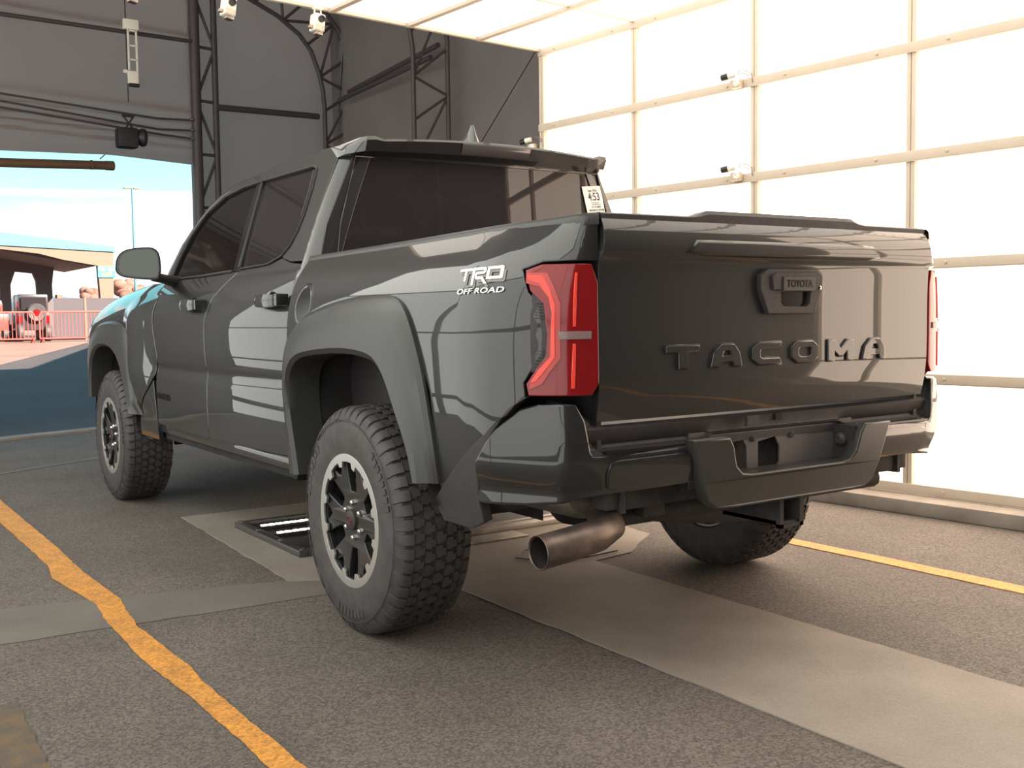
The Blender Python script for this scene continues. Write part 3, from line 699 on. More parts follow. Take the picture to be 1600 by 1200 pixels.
for k in range(13):
    x = -.17+.34*k/12; cz = .028*(1-(x/.6)**2); y = .52-.015*(1-(x/.6)**2)
    rows.append([Vector((x, y-.003, 1.768+cz)), Vector((x, y-.004, 1.764+cz)), Vector((x, y+.013, 1.742+cz*.5)), Vector((x, y+.020, 1.740+cz*.4))])
loft('brake_light', rows, lampsmoke, spoil, 50)
# antenna fin
bm = bmesh.new(); prev = None; rings = []
for q_ in [0, .06, .2, .4, .6, .8, .93, 1]:
    y0 = lerp(.60, .645, q_**.8); y1 = lerp(.86, .675, q_**.55); w_ = lerp(.036, .004, q_**.6)
    rings.append([Vector((-.03+w_*math.sin(a), (y0+y1)/2-(y1-y0)/2*math.cos(a), 1.812+.090*q_)) for a in [2*PI*k/20 for k in range(20)]])
loft('roof_antenna', rings, paint, T, 50, closed=True)
# ---- mirrors
mo = [(-1.176, 1.335), (-1.172, 1.385), (-1.150, 1.420), (-1.110, 1.440), (-1.02, 1.449), (-.985, 1.442), (-.963, 1.415), (-.958, 1.34), (-.965, 1.295), (-.985, 1.284), (-1.08, 1.290), (-1.145, 1.300), (-1.168, 1.315)]
mo = smooth_pl(mo+[mo[0]], 1)[1:]; cxm, czm = -1.07, 1.366
rings = []
for y, s_ in ((2.148, .94), (2.142, .975), (2.150, 1.0), (2.19, 1.0), (2.24, .93), (2.275, .72), (2.288, .3)):
    rings.append([Vector((cxm+(x-cxm)*s_, y, czm+(z-czm)*s_)) for x, z in mo])
mh = loft('door_mirror', rings, paint, T, 40, closed=True)
mo2 = smooth_pl([(cxm+.004+(x-cxm)*.86, czm+(z-czm)*.86) for x, z in mo]+[(cxm+.004+(mo[0][0]-cxm)*.86, czm+(mo[0][1]-czm)*.86)], 1)
bm = bmesh.new(); bm.faces.new([bm.verts.new((x, 2.1405, z)) for x, z in mo2[::-1]]); r = bmesh.ops.extrude_face_region(bm, geom=bm.faces[:]); bmesh.ops.translate(bm, vec=(0, .005, 0), verts=[v for v in r['geom'] if isinstance(v, bmesh.types.BMVert)]); bmesh.ops.recalc_face_normals(bm, faces=bm.faces)
mg = obj('mirror_glass', bm, mirror_m, mh)
bm = bmesh.new(); tube(bm, [(-.985, 2.20, 1.302), (-.92, 2.24, 1.292), (-.86, 2.30, 1.282), (-.80, 2.34, 1.278)], [.024, .024, .030, .038], 10); ma = obj('mirror_arm', bm, blackpl, mh, 60)
RM = Matrix.Translation((-.975, 2.15, 0)) @ Matrix.Rotation(math.radians(-17), 4, 'Z') @ Matrix.Translation((.975, -2.15, 0))
for o_ in (mh, mg): o_.data.transform(RM)
m2 = both(mh)
for o_ in (mg, ma): c_ = both(o_); c_.parent = m2
# ---- door handles
def handle(yc, zc):
    x = abs(s_side(yc, zc).x)
    bm = bmesh.new(); lathe(bm, [(0, .052), (.006, .055), (.006, .050), (-.012, .035), (-.016, 0.002)], 24, 'x', (0, 0, 0))
    for v in bm.verts: v.co = Vector((-(x+.001)-v.co.x*.6, yc-.0+v.co.y*1.25, zc-.012+v.co.z*.9))
    h = obj('door_handle', bm, darktrim, T, 60)
    rings = []
    for t in range(13):
        a = t/12; y = yc+.145-.27*a; b_ = math.sin(PI*min(1, max(0, a)))**.35 if 0 < a < 1 else 0
        px_ = x+.006+.034*b_; w_ = .017+.010*math.sin(PI*a); 
        rings.append([Vector((-px_-.010, y, zc+w_)), Vector((-px_-.015, y, zc)), Vector((-px_-.010, y, zc-w_)), Vector((-px_+.008, y, zc-w_)), Vector((-px_+.008, y, zc+w_))])
    g = loft('handle_bar', rings, paint, h, 50, closed=True)
    bm = bmesh.new(); bx(bm, -(x+.048), -(x-.005), yc-.145, yc-.098, zc-.022, zc+.026, bev=.006); k_ = obj('handle_end', bm, paint, h, 35)
    h2 = both(h)
    for q in (g, k_): c_ = both(q); c_.parent = h2
handle(.815, 1.155); handle(1.70, 1.150)
# ---- black trim behind the rear wheels, bumper
band = [(.955, .866), (.90, .82), (.84, .77), (.735, .70), (.64, .63), (.56, .57), (.505, .53), (.545, .47), (.70, .47), (.775, .50), (.765, .56), (.79, .68), (.861, .774), (.92, .83), (.975, .866)]
panel('quarter_trim', band, s_bed, blackpl, T, step=(.05, .04), off=.008, gap=0, thick=.03, mirror=True)
bp = [(.155, .555), (.190, .68), (.262, .775), (.34, .832), (.40, .845), (.478, .848), (.515, .846), (.538, .80), (.553, .715), (.562, .702), (.60, .700), (.86, .706), (.905, .69), (.935, .60), (.60, .592), (.48, .576), (.345, .563)]
bum = panel('bumper_wing', bp, s_bump, paint, T, step=(.025, .02), gap=0, lip=.008, drop=.006, thick=.03, hint=(-.7, -.7, 0), mirror=True)
rows = []
for k in range(81):
    x = -.775+1.55*k/80; yb = -1.112+.050*(abs(x)/.775)**2.4
    yb = lerp(-1.046, yb, smooth01((abs(x)-.285)/.025))
    rows.append([Vector((x, yb+.006, .694 if abs(x) > .3 else .726)), Vector((x, yb+.004, .704 if abs(x) > .3 else .728)), Vector((x, yb+.014 if abs(x) > .3 else -1.044, .709 if abs(x) > .3 else .730)), Vector((x, -1.040, .714 if abs(x) > .3 else .732)), Vector((x, -1.030 if abs(x) > .3 else -1.042, .728 if abs(x) > .3 else .735)), Vector((x, -1.040, .742)), Vector((x, -1.046, .772)), Vector((x, -1.036, .782)), Vector((x, -.95, .784)), Vector((x, -.95, .69))])
loft('bumper_step', rows, blackpl, T, 32, closed=True)
bm = bmesh.new()
for k in range(3):
    for s in (-1, 1): bx(bm, min(s*.70, s*.33), max(s*.70, s*.33), -1.085+k*.016, -1.078+k*.016, .706, .7125)
obj('step_ribs', bm, darktrim, T)
box('step_notch', (-.012, .02, -1.050, -1.03, .752, .774), darktrim, T)
for s in (-1, 1):
    bm = bmesh.new(); A_, B_, C_, D_, E_ = [bm.verts.new((s*x, y, z)) for x, y, z in ((.786, -1.056, .70), (.790, -1.050, .838), (.790, -.93, .858), (.60, -1.000, .728), (.786, -.93, .70))]
    for f_ in ((A_, B_, D_), (B_, C_, D_), (C_, E_, D_), (A_, D_, E_), (A_, E_, C_, B_)): bm.faces.new(f_)
    bmesh.ops.recalc_face_normals(bm, faces=bm.faces); bmesh.ops.bevel(bm, geom=bm.edges[:], offset=.006, segments=2, affect='EDGES')
    obj('bumper_corner_cover', bm, blackpl, T, 35)
panel('bumper_pad', [(.605, .612), (.600, .650), (.610, .684), (.640, .689), (.860, .694), (.885, .684), (.900, .655), (.905, .618), (.895, .608), (.64, .602)], s_bump, paint, T, step=(.03, .02), off=.010, gap=0, lip=.006, drop=.005, thick=.01, hint=(-.3, -1, 0), mirror=True)
# centre section
U = [(-.425, .722), (-.405, .66), (-.385, .60), (-.360, .550), (-.325, .528), (-.26, .525), (.26, .525), (.325, .528), (.360, .550), (.385, .60), (.405, .66), (.425, .722), (.30, .722), (.285, .700), (.268, .640), (.240, .614), (.20, .608), (-.20, .608), (-.240, .614), (-.268, .640), (-.285, .700), (-.30, .722)]
me = curve_mesh([U], .016, .006, 2)
def umap(v):
    t = (v.y-.52)/.2; return Vector((v.x, -1.128-v.z+.0*t+.020*(1-t)+.012*(v.x/.4)**2, v.y))
xform(me, umap); cs = link('bumper_centre', me, flare_m, T, 35)
me = curve_mesh([[(-.36, .57), (-.36, .735), (.36, .735), (.36, .57)], [(-.215, .60), (-.22, .66), (-.20, .695), (-.14, .70), (-.125, .68), (-.12, .60)], [(-.075, .60), (-.075, .69), (.0, .70), (.02, .67), (.02, .62), (.0, .60)]], .003)
xform(me, lambda v: Vector((v.x, -1.035-v.z, v.y))); pl_ = link('plate_bracket', me, bracketgrey, T)
for x in (-.10, .07):
    bm = bmesh.new(); lathe(bm, [(-.004, .010), (-.008, .010), (-.009, .004)], 12, 'y', (x-.0, -1.036, .70)); obj('plate_screw', bm, blackpl, pl_, 40)
bm = bmesh.new(); bx(bm, -.30, .30, -1.125, -1.03, .600, .612); bx(bm, -.31, -.295, -1.12, -1.03, .605, .72); bx(bm, .27, .285, -1.12, -1.03, .605, .72); obj('plate_recess', bm, blackpl, T)
box('plate_back', (-.36, .36, -1.0, -.985, .56, .74), under, T)
for s in (-1, 1):
    bm = bmesh.new(); lathe(bm, [(0, .022), (-.02, .022), (-.03, .012), (-.03, .001)], 14, 'x', (s*.275, -1.075, .675)); obj('plate_lamp', bm, blackpl, T, 40)
# under-wing brackets and hitch
for s in (-1, 1):
    bm = bmesh.new(); bx(bm, s*.46, s*.60, -1.03, -.95, .535, .605, bev=.01); bx(bm, s*.60, s*.615, -1.04, -.94, .53, .62); bx(bm, s*.615, s*.66, -1.03, -.96, .54, .60, bev=.006); obj('bumper_bracket', bm, under, T, 35)
bm = bmesh.new()
for x0, x1, z0, z1 in ((-.042, -.030, .435, .525), (.030, .042, .435, .525), (-.042, .042, .435, .447), (-.042, .042, .513, .525)): bx(bm, x0, x1, -1.10, -.80, z0, z1)
bx(bm, -.052, .052, -1.106, -1.09, .428, .440); bx(bm, -.052, .052, -1.106, -1.09, .520, .532); bx(bm, -.052, -.036, -1.106, -1.09, .428, .532); bx(bm, .036, .052, -1.106, -1.09, .428, .532)
bx(bm, -.05, .05, -1.085, -1.075, .53, .585)
bx(bm, .05, .085, -1.085, -1.075, .438, .460)
hi = obj('hitch_receiver', bm, under, T)
bm = bmesh.new(); lathe(bm, [(-.001, .018), (-.004, .018), (-.004, .012), (-.001, .012)], 16, 'y', (.0, -1.085, .558)); obj('hitch_hole_rim', bm, steel, hi, 40)
bm = bmesh.new(); tube(bm, [(-.62, -.92, .50), (.62, -.92, .50)], .035, 10); obj('hitch_crossbar', bm, under, T, 60)
# ---- exhaust
bm = bmesh.new(); P_ = [(-.905, -1.05, .462), (-.80, -1.048, .472), (-.70, -1.04, .482), (-.635, -1.01, .494), (-.600, -.95, .512), (-.59, -.86, .54), (-.59, -.60, .56)]
tube(bm, P_, [.046, .046, .045, .045, .044, .044, .044], 28, cap=False)
lathe(bm, [(-.906, .0462), (-.908, .044), (-.904, .0415)], 28, 'x', (0, -1.05, .462))
ex = obj('exhaust_pipe', bm, pipesteel, T, 50)
bm = bmesh.new(); tube(bm, [Vector(P_[0])+Vector((.004, 0, 0)), P_[1], P_[2]], .0425, 28, cap=False); bm.faces.new([bm.verts.new((-.71, -1.041+.042*math.cos(a_), .481+.042*math.sin(a_))) for a_ in [2*PI*k/24 for k in range(24)]]); obj('pipe_bore', bm, bore_black, ex, 50)
bm = bmesh.new(); lathe(bm, [(-1.0, .03), (-.99, .085), (-.95, .105), (-.55, .105), (-.51, .085), (-.50, .03)], 28, 'y', (-.60, .08, .575)); 
for v in bm.verts: v.co.x = -.60+(v.co.x+.60)*1.25; v.co.z = .575+(v.co.z-.575)*.8
obj('muffler', bm, heat, T, 50)
# ---- chassis
for s in (-1, 1):
    box('frame_rail', (s*.46-.04, s*.46+.04, -1.0, 4.1, .50, .62), under, T)
    bm = bmesh.new(); tube(bm, [(s*.56, -.75, .56), (s*.56, -.4, .46), (s*.56, 0, .42), (s*.56, .4, .46), (s*.56, .8, .56)], .028, 6); obj('leaf_spring', bm, under, T, 60)
    bm = bmesh.new(); tube(bm, [(s*.55, -.12, .36), (s*.50, -.22, .80)], .028, 10); tube(bm, [(s*.52, -.17, .60), (s*.50, -.22, .80)], .036, 10); obj('shock_absorber', bm, steel, T, 60)
    bm = bmesh.new(); tube(bm, [(s*.60, 3.345, .39), (s*.30, 3.345, .40)], .05, 10); tube(bm, [(s*.62, 3.2, .35), (s*.25, 3.0, .38)], .03, 8); obj('suspension_arm', bm, under, T, 60)
bm = bmesh.new(); tube(bm, [(-.70, 0, .39), (.70, 0, .39)], .045, 12); lathe(bm, [(-.14, .05), (-.10, .13), (0, .155), (.10, .13), (.14, .05)], 20, 'x', (.05, 0, .40)); obj('rear_axle', bm, under, T, 60)
bm = bmesh.new(); tube(bm, [(.02, .1, .41), (0, 1.8, .47), (0, 2.6, .50)], .04, 10); obj('drive_shaft', bm, under, T, 60)
box('floor_pan', (-.62, .62, .56, 3.0, .50, .56), under, T); box('fuel_tank', (-.40, -.05, .9, 1.9, .37, .50), under, T, bev=.03)
box('gearbox', (-.18, .18, 2.3, 3.1, .36, .56), under, T, bev=.05); box('engine_block', (-.40, .40, 3.0, 4.1, .45, 1.05), under, T, bev=.04)
box('skid_plate', (-.38, .38, 3.3, 4.25, .36, .38), under, T)
bm = bmesh.new(); lathe(bm, [(-.09, .20), (-.10, .30), (-.10, .34), (-.06, .375), (.06, .375), (.10, .34), (.10, .30), (.09, .20)], 40, 'z', (.12, -.52, .50), closed=True); obj('spare_tyre', bm, rubber, T, 50)
for y in (-.95, -.2, .5, 1.5): box('frame_crossmember', (-.46, .46, y-.04, y+.04, .53, .60), under, T)
# ---- front end
rows = []
for z, d in ((.50, .03), (.60, .0), (.75, -.01), (.76, .02), (.95, .04), (.96, .05), (1.10, .06)):
    r = []
    for k in range(25):
        a = -1+2*k/24; s_ = abs(a); xx = .88*a if s_ < .99 else .90*a
        r.append(Vector((.885*math.sin(a*PI/2)**1 if False else .885*(a if s_ < .0 else math.copysign(1-(1-s_)**1.4, a)), 4.42-d-.48*max(0, (s_-.35)/.65)**2.2, z)))
    rows.append(r)
loft('front_bumper', rows, paint, T, 40)
bm = bmesh.new(); bx(bm, -.50, .50, 4.33, 4.40, .66, 1.04, bev=.02); obj('grille', bm, blackpl, T, 35)
for s in (-1, 1):
    bm = bmesh.new(); bx(bm, s*.52, s*.80, 4.20, 4.34, .93, 1.05, bev=.02); obj('headlamp', bm, lampclear, T, 35)
# ---- interior
box('cabin_floor', (-.74, .74, .62, 2.9, .60, .64), fabric_int, T); 
bm = bmesh.new(); bx(bm, -.76, .76, 2.35, 2.60, .95, 1.24, bev=.05); obj('dashboard', bm, fabric_int, T, 35)
box('cabin_back_trim', (-.70, .70, .625, .645, .64, 1.30), fabric_int, T)
for s in (-1, 1): box('door_trim', (s*.79, s*.76, .70, 2.4, .64, 1.24), fabric_int, T)
box('headliner', (-.60, .60, .66, 1.9, 1.755, 1.762), fabric_int, T)
def seat(x, y, w_=.25, bench=False):
    bm = bmesh.new(); bx(bm, x-w_, x+w_, y, y+.50, .80, .93, bev=.04); s_ = obj('seat', bm, seatm, T, 40)
    bm = bmesh.new(); bx(bm, x-w_, x+w_, -.06, .06, 0, .56, bev=.05, mtx=Matrix.Translation((0, y+.0, .88)) @ Matrix.Rotation(math.radians(14), 4, 'X')); obj('seat_back', bm, seatm, s_, 40)
    for hx in ([x] if not bench else [x-.42, x, x+.42]):
        bm = bmesh.new(); bx(bm, hx-.12, hx+.12, y-.21, y-.12, 1.46, 1.62, bev=.035); hr = obj('headrest', bm, seatm, s_, 40)
        bm = bmesh.new(); tube(bm, [(hx-.05, y-.155, 1.38), (hx-.05, y-.16, 1.48)], .006, 6); tube(bm, [(hx+.05, y-.155, 1.38), (hx+.05, y-.16, 1.48)], .006, 6); obj('headrest_post', bm, chrome, hr, 60)
seat(-.38, 1.62); seat(.38, 1.62); seat(0, .86, .62, True)
bm = bmesh.new(); n_ = 28
pts = [Vector((-.38+.185*math.cos(2*PI*k/n_), 2.16-.06*math.sin(2*PI*k/n_), 1.17+.175*math.sin(2*PI*k/n_))) for k in range(n_+1)]
tube(bm, pts, .014, 8, cap=False); tube(bm, [(-.56, 2.16, 1.17), (-.20, 2.16, 1.17)], .014, 6); tube(bm, [(-.38, 2.16, 1.17), (-.38, 2.40, 1.08)], .03, 8); obj('steering_wheel', bm, blackpl, T, 60)
box('rear_view_mirror', (-.12, .12, 2.05, 2.07, 1.58, 1.64), blackpl, T, bev=.008)
# ---- wheels
def make_wheel():
    """outer face towards -x, centre at origin"""
    bm = bmesh.new()
    # rim barrel
    lathe(bm, [(-.128, .2295), (-.134, .2265), (-.132, .2180), (-.118, .2120), (-.05, .200), (.10, .200), (.13, .228), (.128, .214), (.09, .192), (-.05, .190), (-.10, .195)], 72, 'x')
    w = obj('wheel', bm, rimblack, None, 40)
    # machined ring with teeth
    outer = [(.2285*math.cos(2*PI*k/96), .2285*math.sin(2*PI*k/96)) for k in range(96)]
    inner = []
    for k in range(12):
        a0 = 2*PI*(k+.5)/12+PI/2
        for da, r in ((-.50, .2035), (-.20, .2035), (-.13, .186), (.07, .183), (.14, .2035)): inner.append((r*math.cos(a0+da*PI/6), r*math.sin(a0+da*PI/6)))
    me = curve_mesh([outer, inner], .004, .001, 1); xform(me, lambda v: Vector((-.1325-v.z, v.x, v.y))); link('rim_ring', me, rimsilver, w, 30)
    # spoke face
    hol = []
    def rot(p, a): return (p[0]*math.cos(a)-p[1]*math.sin(a), p[0]*math.sin(a)+p[1]*math.cos(a))
    for k in range(6):
        a = 2*PI*k/6
        hol.append([rot(p, a) for p in ((.094, -.021), (.112, -.028), (.150, -.033), (.185, -.037), (.206, -.036), (.208, 0), (.206, .036), (.185, .037), (.150, .033), (.112, .028), (.094, .021))])
        b_ = a+PI/6
        hol.append([rot(p, b_) for p in ((.162, 0), (.178, -.018), (.204, -.034), (.208, 0), (.204, .034), (.178, .018))])
    co = [(.210*math.cos(2*PI*k/96), .210*math.sin(2*PI*k/96)) for k in range(96)]
    me = curve_mesh([co]+[[rot(p, PI/2) for p in h] for h in hol], .009, .004, 2)
    def dish(v):
        r = math.hypot(v.x, v.y); return Vector((-.112-v.z+.020*(1-min(1, r/.21))*1.0-(.0), v.x, v.y))
    xform(me, dish); link('wheel_spokes', me, rimblack, w, 30)
    bm = bmesh.new(); lathe(bm, [(-.095, .090), (-.108, .088), (-.112, .078), (-.106, .045), (-.095, .042)], 36, 'x'); obj('wheel_hub', bm, rimblack, w, 40)
    bm = bmesh.new(); lathe(bm, [(-.095, .036), (-.128, .035), (-.132, .030), (-.133, .001)], 30, 'x'); cp = obj('centre_cap', bm, blackpl, w, 40)
    bm = bmesh.new(); tube(bm, [Vector((-.1330, .018*math.cos(2*PI*k/20), .013*math.sin(2*PI*k/20))) for k in range(21)], .0014, 6, cap=False); tube(bm, [Vector((-.1330, .007*math.cos(2*PI*k/16), .012*math.sin(2*PI*k/16))) for k in range(17)], .0012, 6, cap=False); cp2 = obj('cap_emblem', bm, capred, w)
    for k in range(6):
        a = 2*PI*(k+.5)/6; bm = bmesh.new(); lathe(bm, [(-.098, .0105), (-.122, .0105), (-.127, .007), (-.128, .001)], 6, 'x', (0, .0605*math.cos(a), .0605*math.sin(a))); obj('lug_nut', bm, chrome, w, 40)
    bm = bmesh.new(); lathe(bm, [(-.05, .03), (-.055, .165), (-.03, .165), (-.03, .03)], 40, 'x'); obj('brake_disc', bm, steel, w, 40)
    bm = bmesh.new(); lathe(bm, [(-.02, .001), (-.02, .195)], 40, 'x'); obj('brake_backing', bm, under, w, 40)
    # tyre
    bm = bmesh.new(); R0 = .392
    lathe(bm, [(-.128, .222), (-.137, .229), (-.141, .250), (-.144, .290), (-.142, .325), (-.134, .352), (-.127, .364), (-.118, .374), (-.09, .3805), (0, .383), (.09, .3805), (.118, .374), (.134, .352), (.144, .290), (.137, .229), (.128, .222)], 96, 'x')
    N = 52
    def blk(poly, r0, r1, ph):
        V = []
        for rr, sh in ((r0, 1.0), (r1, .95)):
            cx_ = sum(p[0] for p in poly)/len(poly); ca = sum(p[1] for p in poly)/len(poly); row = []
            for x, a in poly:
                x_ = cx_+(x-cx_)*sh; a_ = ca+(a-ca)*sh; c_ = rr-.010*(abs(x_)/.12)**3
                t = ph+a_/R0; row.append(bm.verts.new((x_, c_*math.cos(t), c_*math.sin(t))))
            V.append(row)
        n = len(poly)
        for i in range(n): bm.faces.new((V[0][i], V[0][(i+1) % n], V[1][(i+1) % n], V[1][i]))
        bm.faces.new(V[1])
    pit = 2*PI*R0/N
    zig = [(-.5, -.46), (.05, -.46), (.20, -.20), (.5, -.26), (.5, .30), (.12, .30), (-.08, .46), (-.5, .40)]
    for k in range(N):
        ph = 2*PI*k/N
        for cx_, w_, o_ in ((-.068, .036, .0), (-.029, .036, .5), (.010, .036, .2), (.049, .036, .7), (.082, .024, .35)):
            blk([(cx_-.004+p[0]*w_, (p[1]*.96+o_)*pit) for p in zig], .380, .3925, ph)
        for s in (-1, 1):
            o_ = .15 if s < 0 else .6; lng = .126 if k % 2 else .133
            # shoulder lug wraps down the sidewall
            ya, yb = (-.44+o_)*pit, (.42+o_)*pit
            sec = [(.092, .3915), (.112, .387), (.125, .3755), (.1355, .356 if k % 2 else .348), (.138, .350 if k % 2 else .342)]
            inn = [(.092, .378), (.112, .374), (.122, .364), (.132, .354 if k % 2 else .346), (.136, .349 if k % 2 else .341)]
            rows_ = []
            for (x, r), (xi, ri_) in zip(sec, inn):
                rows_.append([bm.verts.new((s*xx, rr*math.cos(ph+aa/R0), rr*math.sin(ph+aa/R0))) for xx, rr, aa in ((xi, ri_, ya), (x, r, ya+.003), (x, r, yb-.003), (xi, ri_, yb))])
            for A, B in zip(rows_, rows_[1:]):
                for i in range(3): bm.faces.new((A[i], A[i+1], B[i+1], B[i]))
            bm.faces.new(rows_[0]); bm.faces.new(rows_[-1])
    for r_, d_ in ((.335, .0012), (.262, .0012)):
        lathe_prof = [(-.1425-d_, r_-.003), (-.1440-d_, r_), (-.1425-d_, r_+.003)]
        for s in (1, -1): pass
    bmesh.ops.recalc_face_normals(bm, faces=bm.faces)
    ty = obj('tyre', bm, rubber, w, 32)
    bm = bmesh.new()
    def sidemark(a0, a1, r0, r1):
        V = [bm.verts.new((x_, r*math.cos(a), r*math.sin(a))) for x_ in (-.1425, -.1450) for r, a in ((r0, a0), (r0, a1), (r1, a1), (r1, a0))]
        bm.faces.new(V[4:]); 
        for i in range(4): bm.faces.new((V[i], V[(i+1) % 4], V[4+(i+1) % 4], V[4+i]))
    for base in (.15, 2.25, 4.35):
        for k in range(8): sidemark(base+k*.085, base+k*.085+.055, .302 if k % 2 else .308, .330)
    tube(bm, [Vector((-.1425, .345*math.cos(2*PI*k/72), .345*math.sin(2*PI*k/72))) for k in range(73)], .0016, 6, cap=False)
    bmesh.ops.recalc_face_normals(bm, faces=bm.faces); obj('sidewall_ribs', bm, rubber, ty, 40)
    return w
whl = make_wheel(); whl.parent = T; WX = .824; whl.location = (-WX, 0, .392)
for x, y, rz, rx in ((-WX, 3.345, 0, .3), (WX, 0, PI, .1), (WX, 3.345, PI, .5)):
    c_ = copy_tree(whl, T); c_.location = (x, y, .392); c_.rotation_euler = (rx if rz == 0 else -rx, 0, rz)
# ================================================================== the place
def S_(o): return tag(o, kind='structure')
def quad(bm, pts, z=0, th=0):
    a = [bm.verts.new((p[0], p[1], (p[2] if len(p) > 2 else z))) for p in pts]
    if th:
        b = [bm.verts.new((v.co.x, v.co.y, v.co.z-th)) for v in a]; n = len(a)
        bm.faces.new(b[::-1])
        for i in range(n): bm.faces.new((a[i], a[(i+1) % n], b[(i+1) % n], b[i])[::-1])
    bm.faces.new(a); bmesh.ops.recalc_face_normals(bm, faces=bm.faces)
# ---- floor
bm = bmesh.new(); quad(bm, [(-9, -11), (6.0, -11), (6.0, 9.4), (3.2, 8.9), (-.1, 7.84), (-4, 6.45), (-9, 4.7)], 0, .05); S_(obj('floor', bm, asphalt))
def strip_poly(name, pts, m, z, th, label=None, cat=None, kind=None, group=None):
    bm = bmesh.new(); quad(bm, pts, z, th); o = obj(name, bm, m); tag(o, label, cat, group, kind); return o
def rough_edge(pts, amp, step=.08):
    out = []; n = len(pts)
    for i in range(n):
        a = Vector(pts[i]); b = Vector(pts[(i+1) % n]); L_ = (b-a).length; k_ = max(1, int(L_/step))
        for j in range(k_):
            p = a.lerp(b, j/k_); nn = noise.noise(Vector((p.x*6, p.y*6, i))); mm = noise.noise(Vector((p.x*23, p.y*23, i+9)))
            d = (b-a).normalized(); out.append((p.x-d.y*(nn*.35+mm*.4)*amp, p.y+d.x*(nn*.35+mm*.4)*amp))
    return out
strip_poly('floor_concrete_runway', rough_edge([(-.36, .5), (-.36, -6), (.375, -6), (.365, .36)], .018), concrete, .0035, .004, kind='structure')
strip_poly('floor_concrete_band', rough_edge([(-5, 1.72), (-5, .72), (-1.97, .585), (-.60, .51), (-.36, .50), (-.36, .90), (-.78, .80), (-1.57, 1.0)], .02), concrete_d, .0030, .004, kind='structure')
strip_poly('floor_concrete_pad', rough_edge([(-.86, .80), (-.80, 2.5), (1.15, 2.5), (.93, .62), (.60, .36), (.365, .33), (-.36, .48)], .02), concrete, .0040, .004, kind='structure')
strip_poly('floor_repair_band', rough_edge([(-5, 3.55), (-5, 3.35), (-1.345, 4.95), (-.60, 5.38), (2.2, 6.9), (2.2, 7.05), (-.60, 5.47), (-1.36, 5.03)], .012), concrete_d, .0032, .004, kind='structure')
strip_poly('floor_threshold_band', [(-5, 5.85), (-1.03, 7.22), (-.12, 7.60), (2.6, 8.5), (2.6, 8.72), (-.10, 7.80), (-1.0, 7.48), (-5, 6.08)], curbm, .02, .03, kind='structure')
# painted guide lines
bm = bmesh.new(); L1 = []; R1 = []
oL = [(-1.636, 6.8), (-1.636, 2.973), (-1.621, 1.719), (-1.651, 1.456), (-1.594, .921), (-1.616, .673), (-1.628, .15), (-1.613, -.152), (-1.600, -.324), (-1.594, -.882), (-1.60, -3.5)]
oR = [(-1.530, 6.8), (-1.523, 3.763), (-1.512, 2.088), (-1.520, 1.496), (-1.501, .966), (-1.542, .52), (-1.522, -.042), (-1.535, -.209), (-1.527, -.663), (-1.524, -.932), (-1.53, -3.5)]
strip_poly('painted_line', rough_edge(oR+oL[::-1], .012, .04), orange, .0055, .003, 'orange guide line painted on the floor left of the truck, crossing the pale concrete band', 'painted line')
strip_poly('painted_line', rough_edge([(1.28, 6), (1.375, 6), (1.385, .17), (1.412, -.426), (1.420, -1.0), (1.44, -5), (1.33, -5), (1.318, -1.083), (1.312, -.52), (1.295, .092)], .008, .05), orange, .0035, .003, 'straight orange guide line painted on the floor right of the truck, near the bright wall', 'painted line')
fad = noisy(mat('faded_orange_paint', (.13, .09, .05), .8), 14, (.085, .072, .058), (.15, .098, .05), .5, bscale=140)
strip_poly('painted_line', rough_edge([(-2.02, -.05), (-2.12, -.02), (-2.14, -1.3), (-2.04, -1.3)], .025, .04), fad, .003, .003, 'worn faded trace of an orange line in the near left corner of the floor', 'painted line')
# ---- undercarriage scanner in the floor
sc_ = empty('undercarriage_scanner', (0, 1.6, .004)); tag(sc_, 'low metal floor frame with two glowing light strips under the truck', 'floor light')
def rel(o): o.location = (0, -1.6, -.004); return o
bm = bmesh.new()
for b in ((-.665, -.62, 1.17, 2.03), (.90, .945, 1.17, 2.03), (-.62, .90, 1.17, 1.205), (-.62, .90, 1.995, 2.03)): bx(bm, b[0], b[1], b[2], b[3], .004, .036, bev=.008)
rel(obj('scanner_frame', bm, framedark, sc_, 35)); rel(box('scanner_bed', (-.62, .90, 1.205, 1.995, .004, .014), blackbox, sc_))
for y in (1.66, 1.88):
    rel(box('strip_housing', (-.60, .88, y-.028, y+.028, .014, .026), blackpl, sc_))
    bm = bmesh.new()
    for k in range(36): bx(bm, -.575+k*.040, -.575+k*.040+.030, y-.012, y+.012, .026, .030)
    rel(obj('light_strip', bm, led, sc_))
for x, y in ((-.642, 1.19), (-.642, 1.45), (-.642, 1.75), (-.642, 2.01)):
    bm = bmesh.new(); lathe(bm, [(.036, .012), (.040, .012), (.041, .001)], 14, 'z', (x, y, 0)); rel(obj('frame_bolt', bm, steel, sc_, 40))
o = box('cover_plate', (.10, .42, .92, 1.06, .005, .012), platem, None, .002); tag(o, 'small bare metal cover plate lying on the concrete behind the rear axle', 'metal plate')
o = box('cover_plate', (.16, .86, 1.09, 1.16, .005, .03), platem, None, .004); tag(o, 'long narrow metal cover strip beside the floor light frame', 'metal plate')
bm = bmesh.new(); tube(bm, [(.72, .70, .010), (.60, .66, .010), (.40, .68, .010), (.22, .66, .010), (.10, .56, .010), (.16, .44, .010), (.34, .38, .010), (.55, .40, .010)], .0035, 6); o = obj('floor_cable', bm, blackbox, None, 60); tag(o, 'thin black cable looping on the concrete under the tailpipe', 'cable')
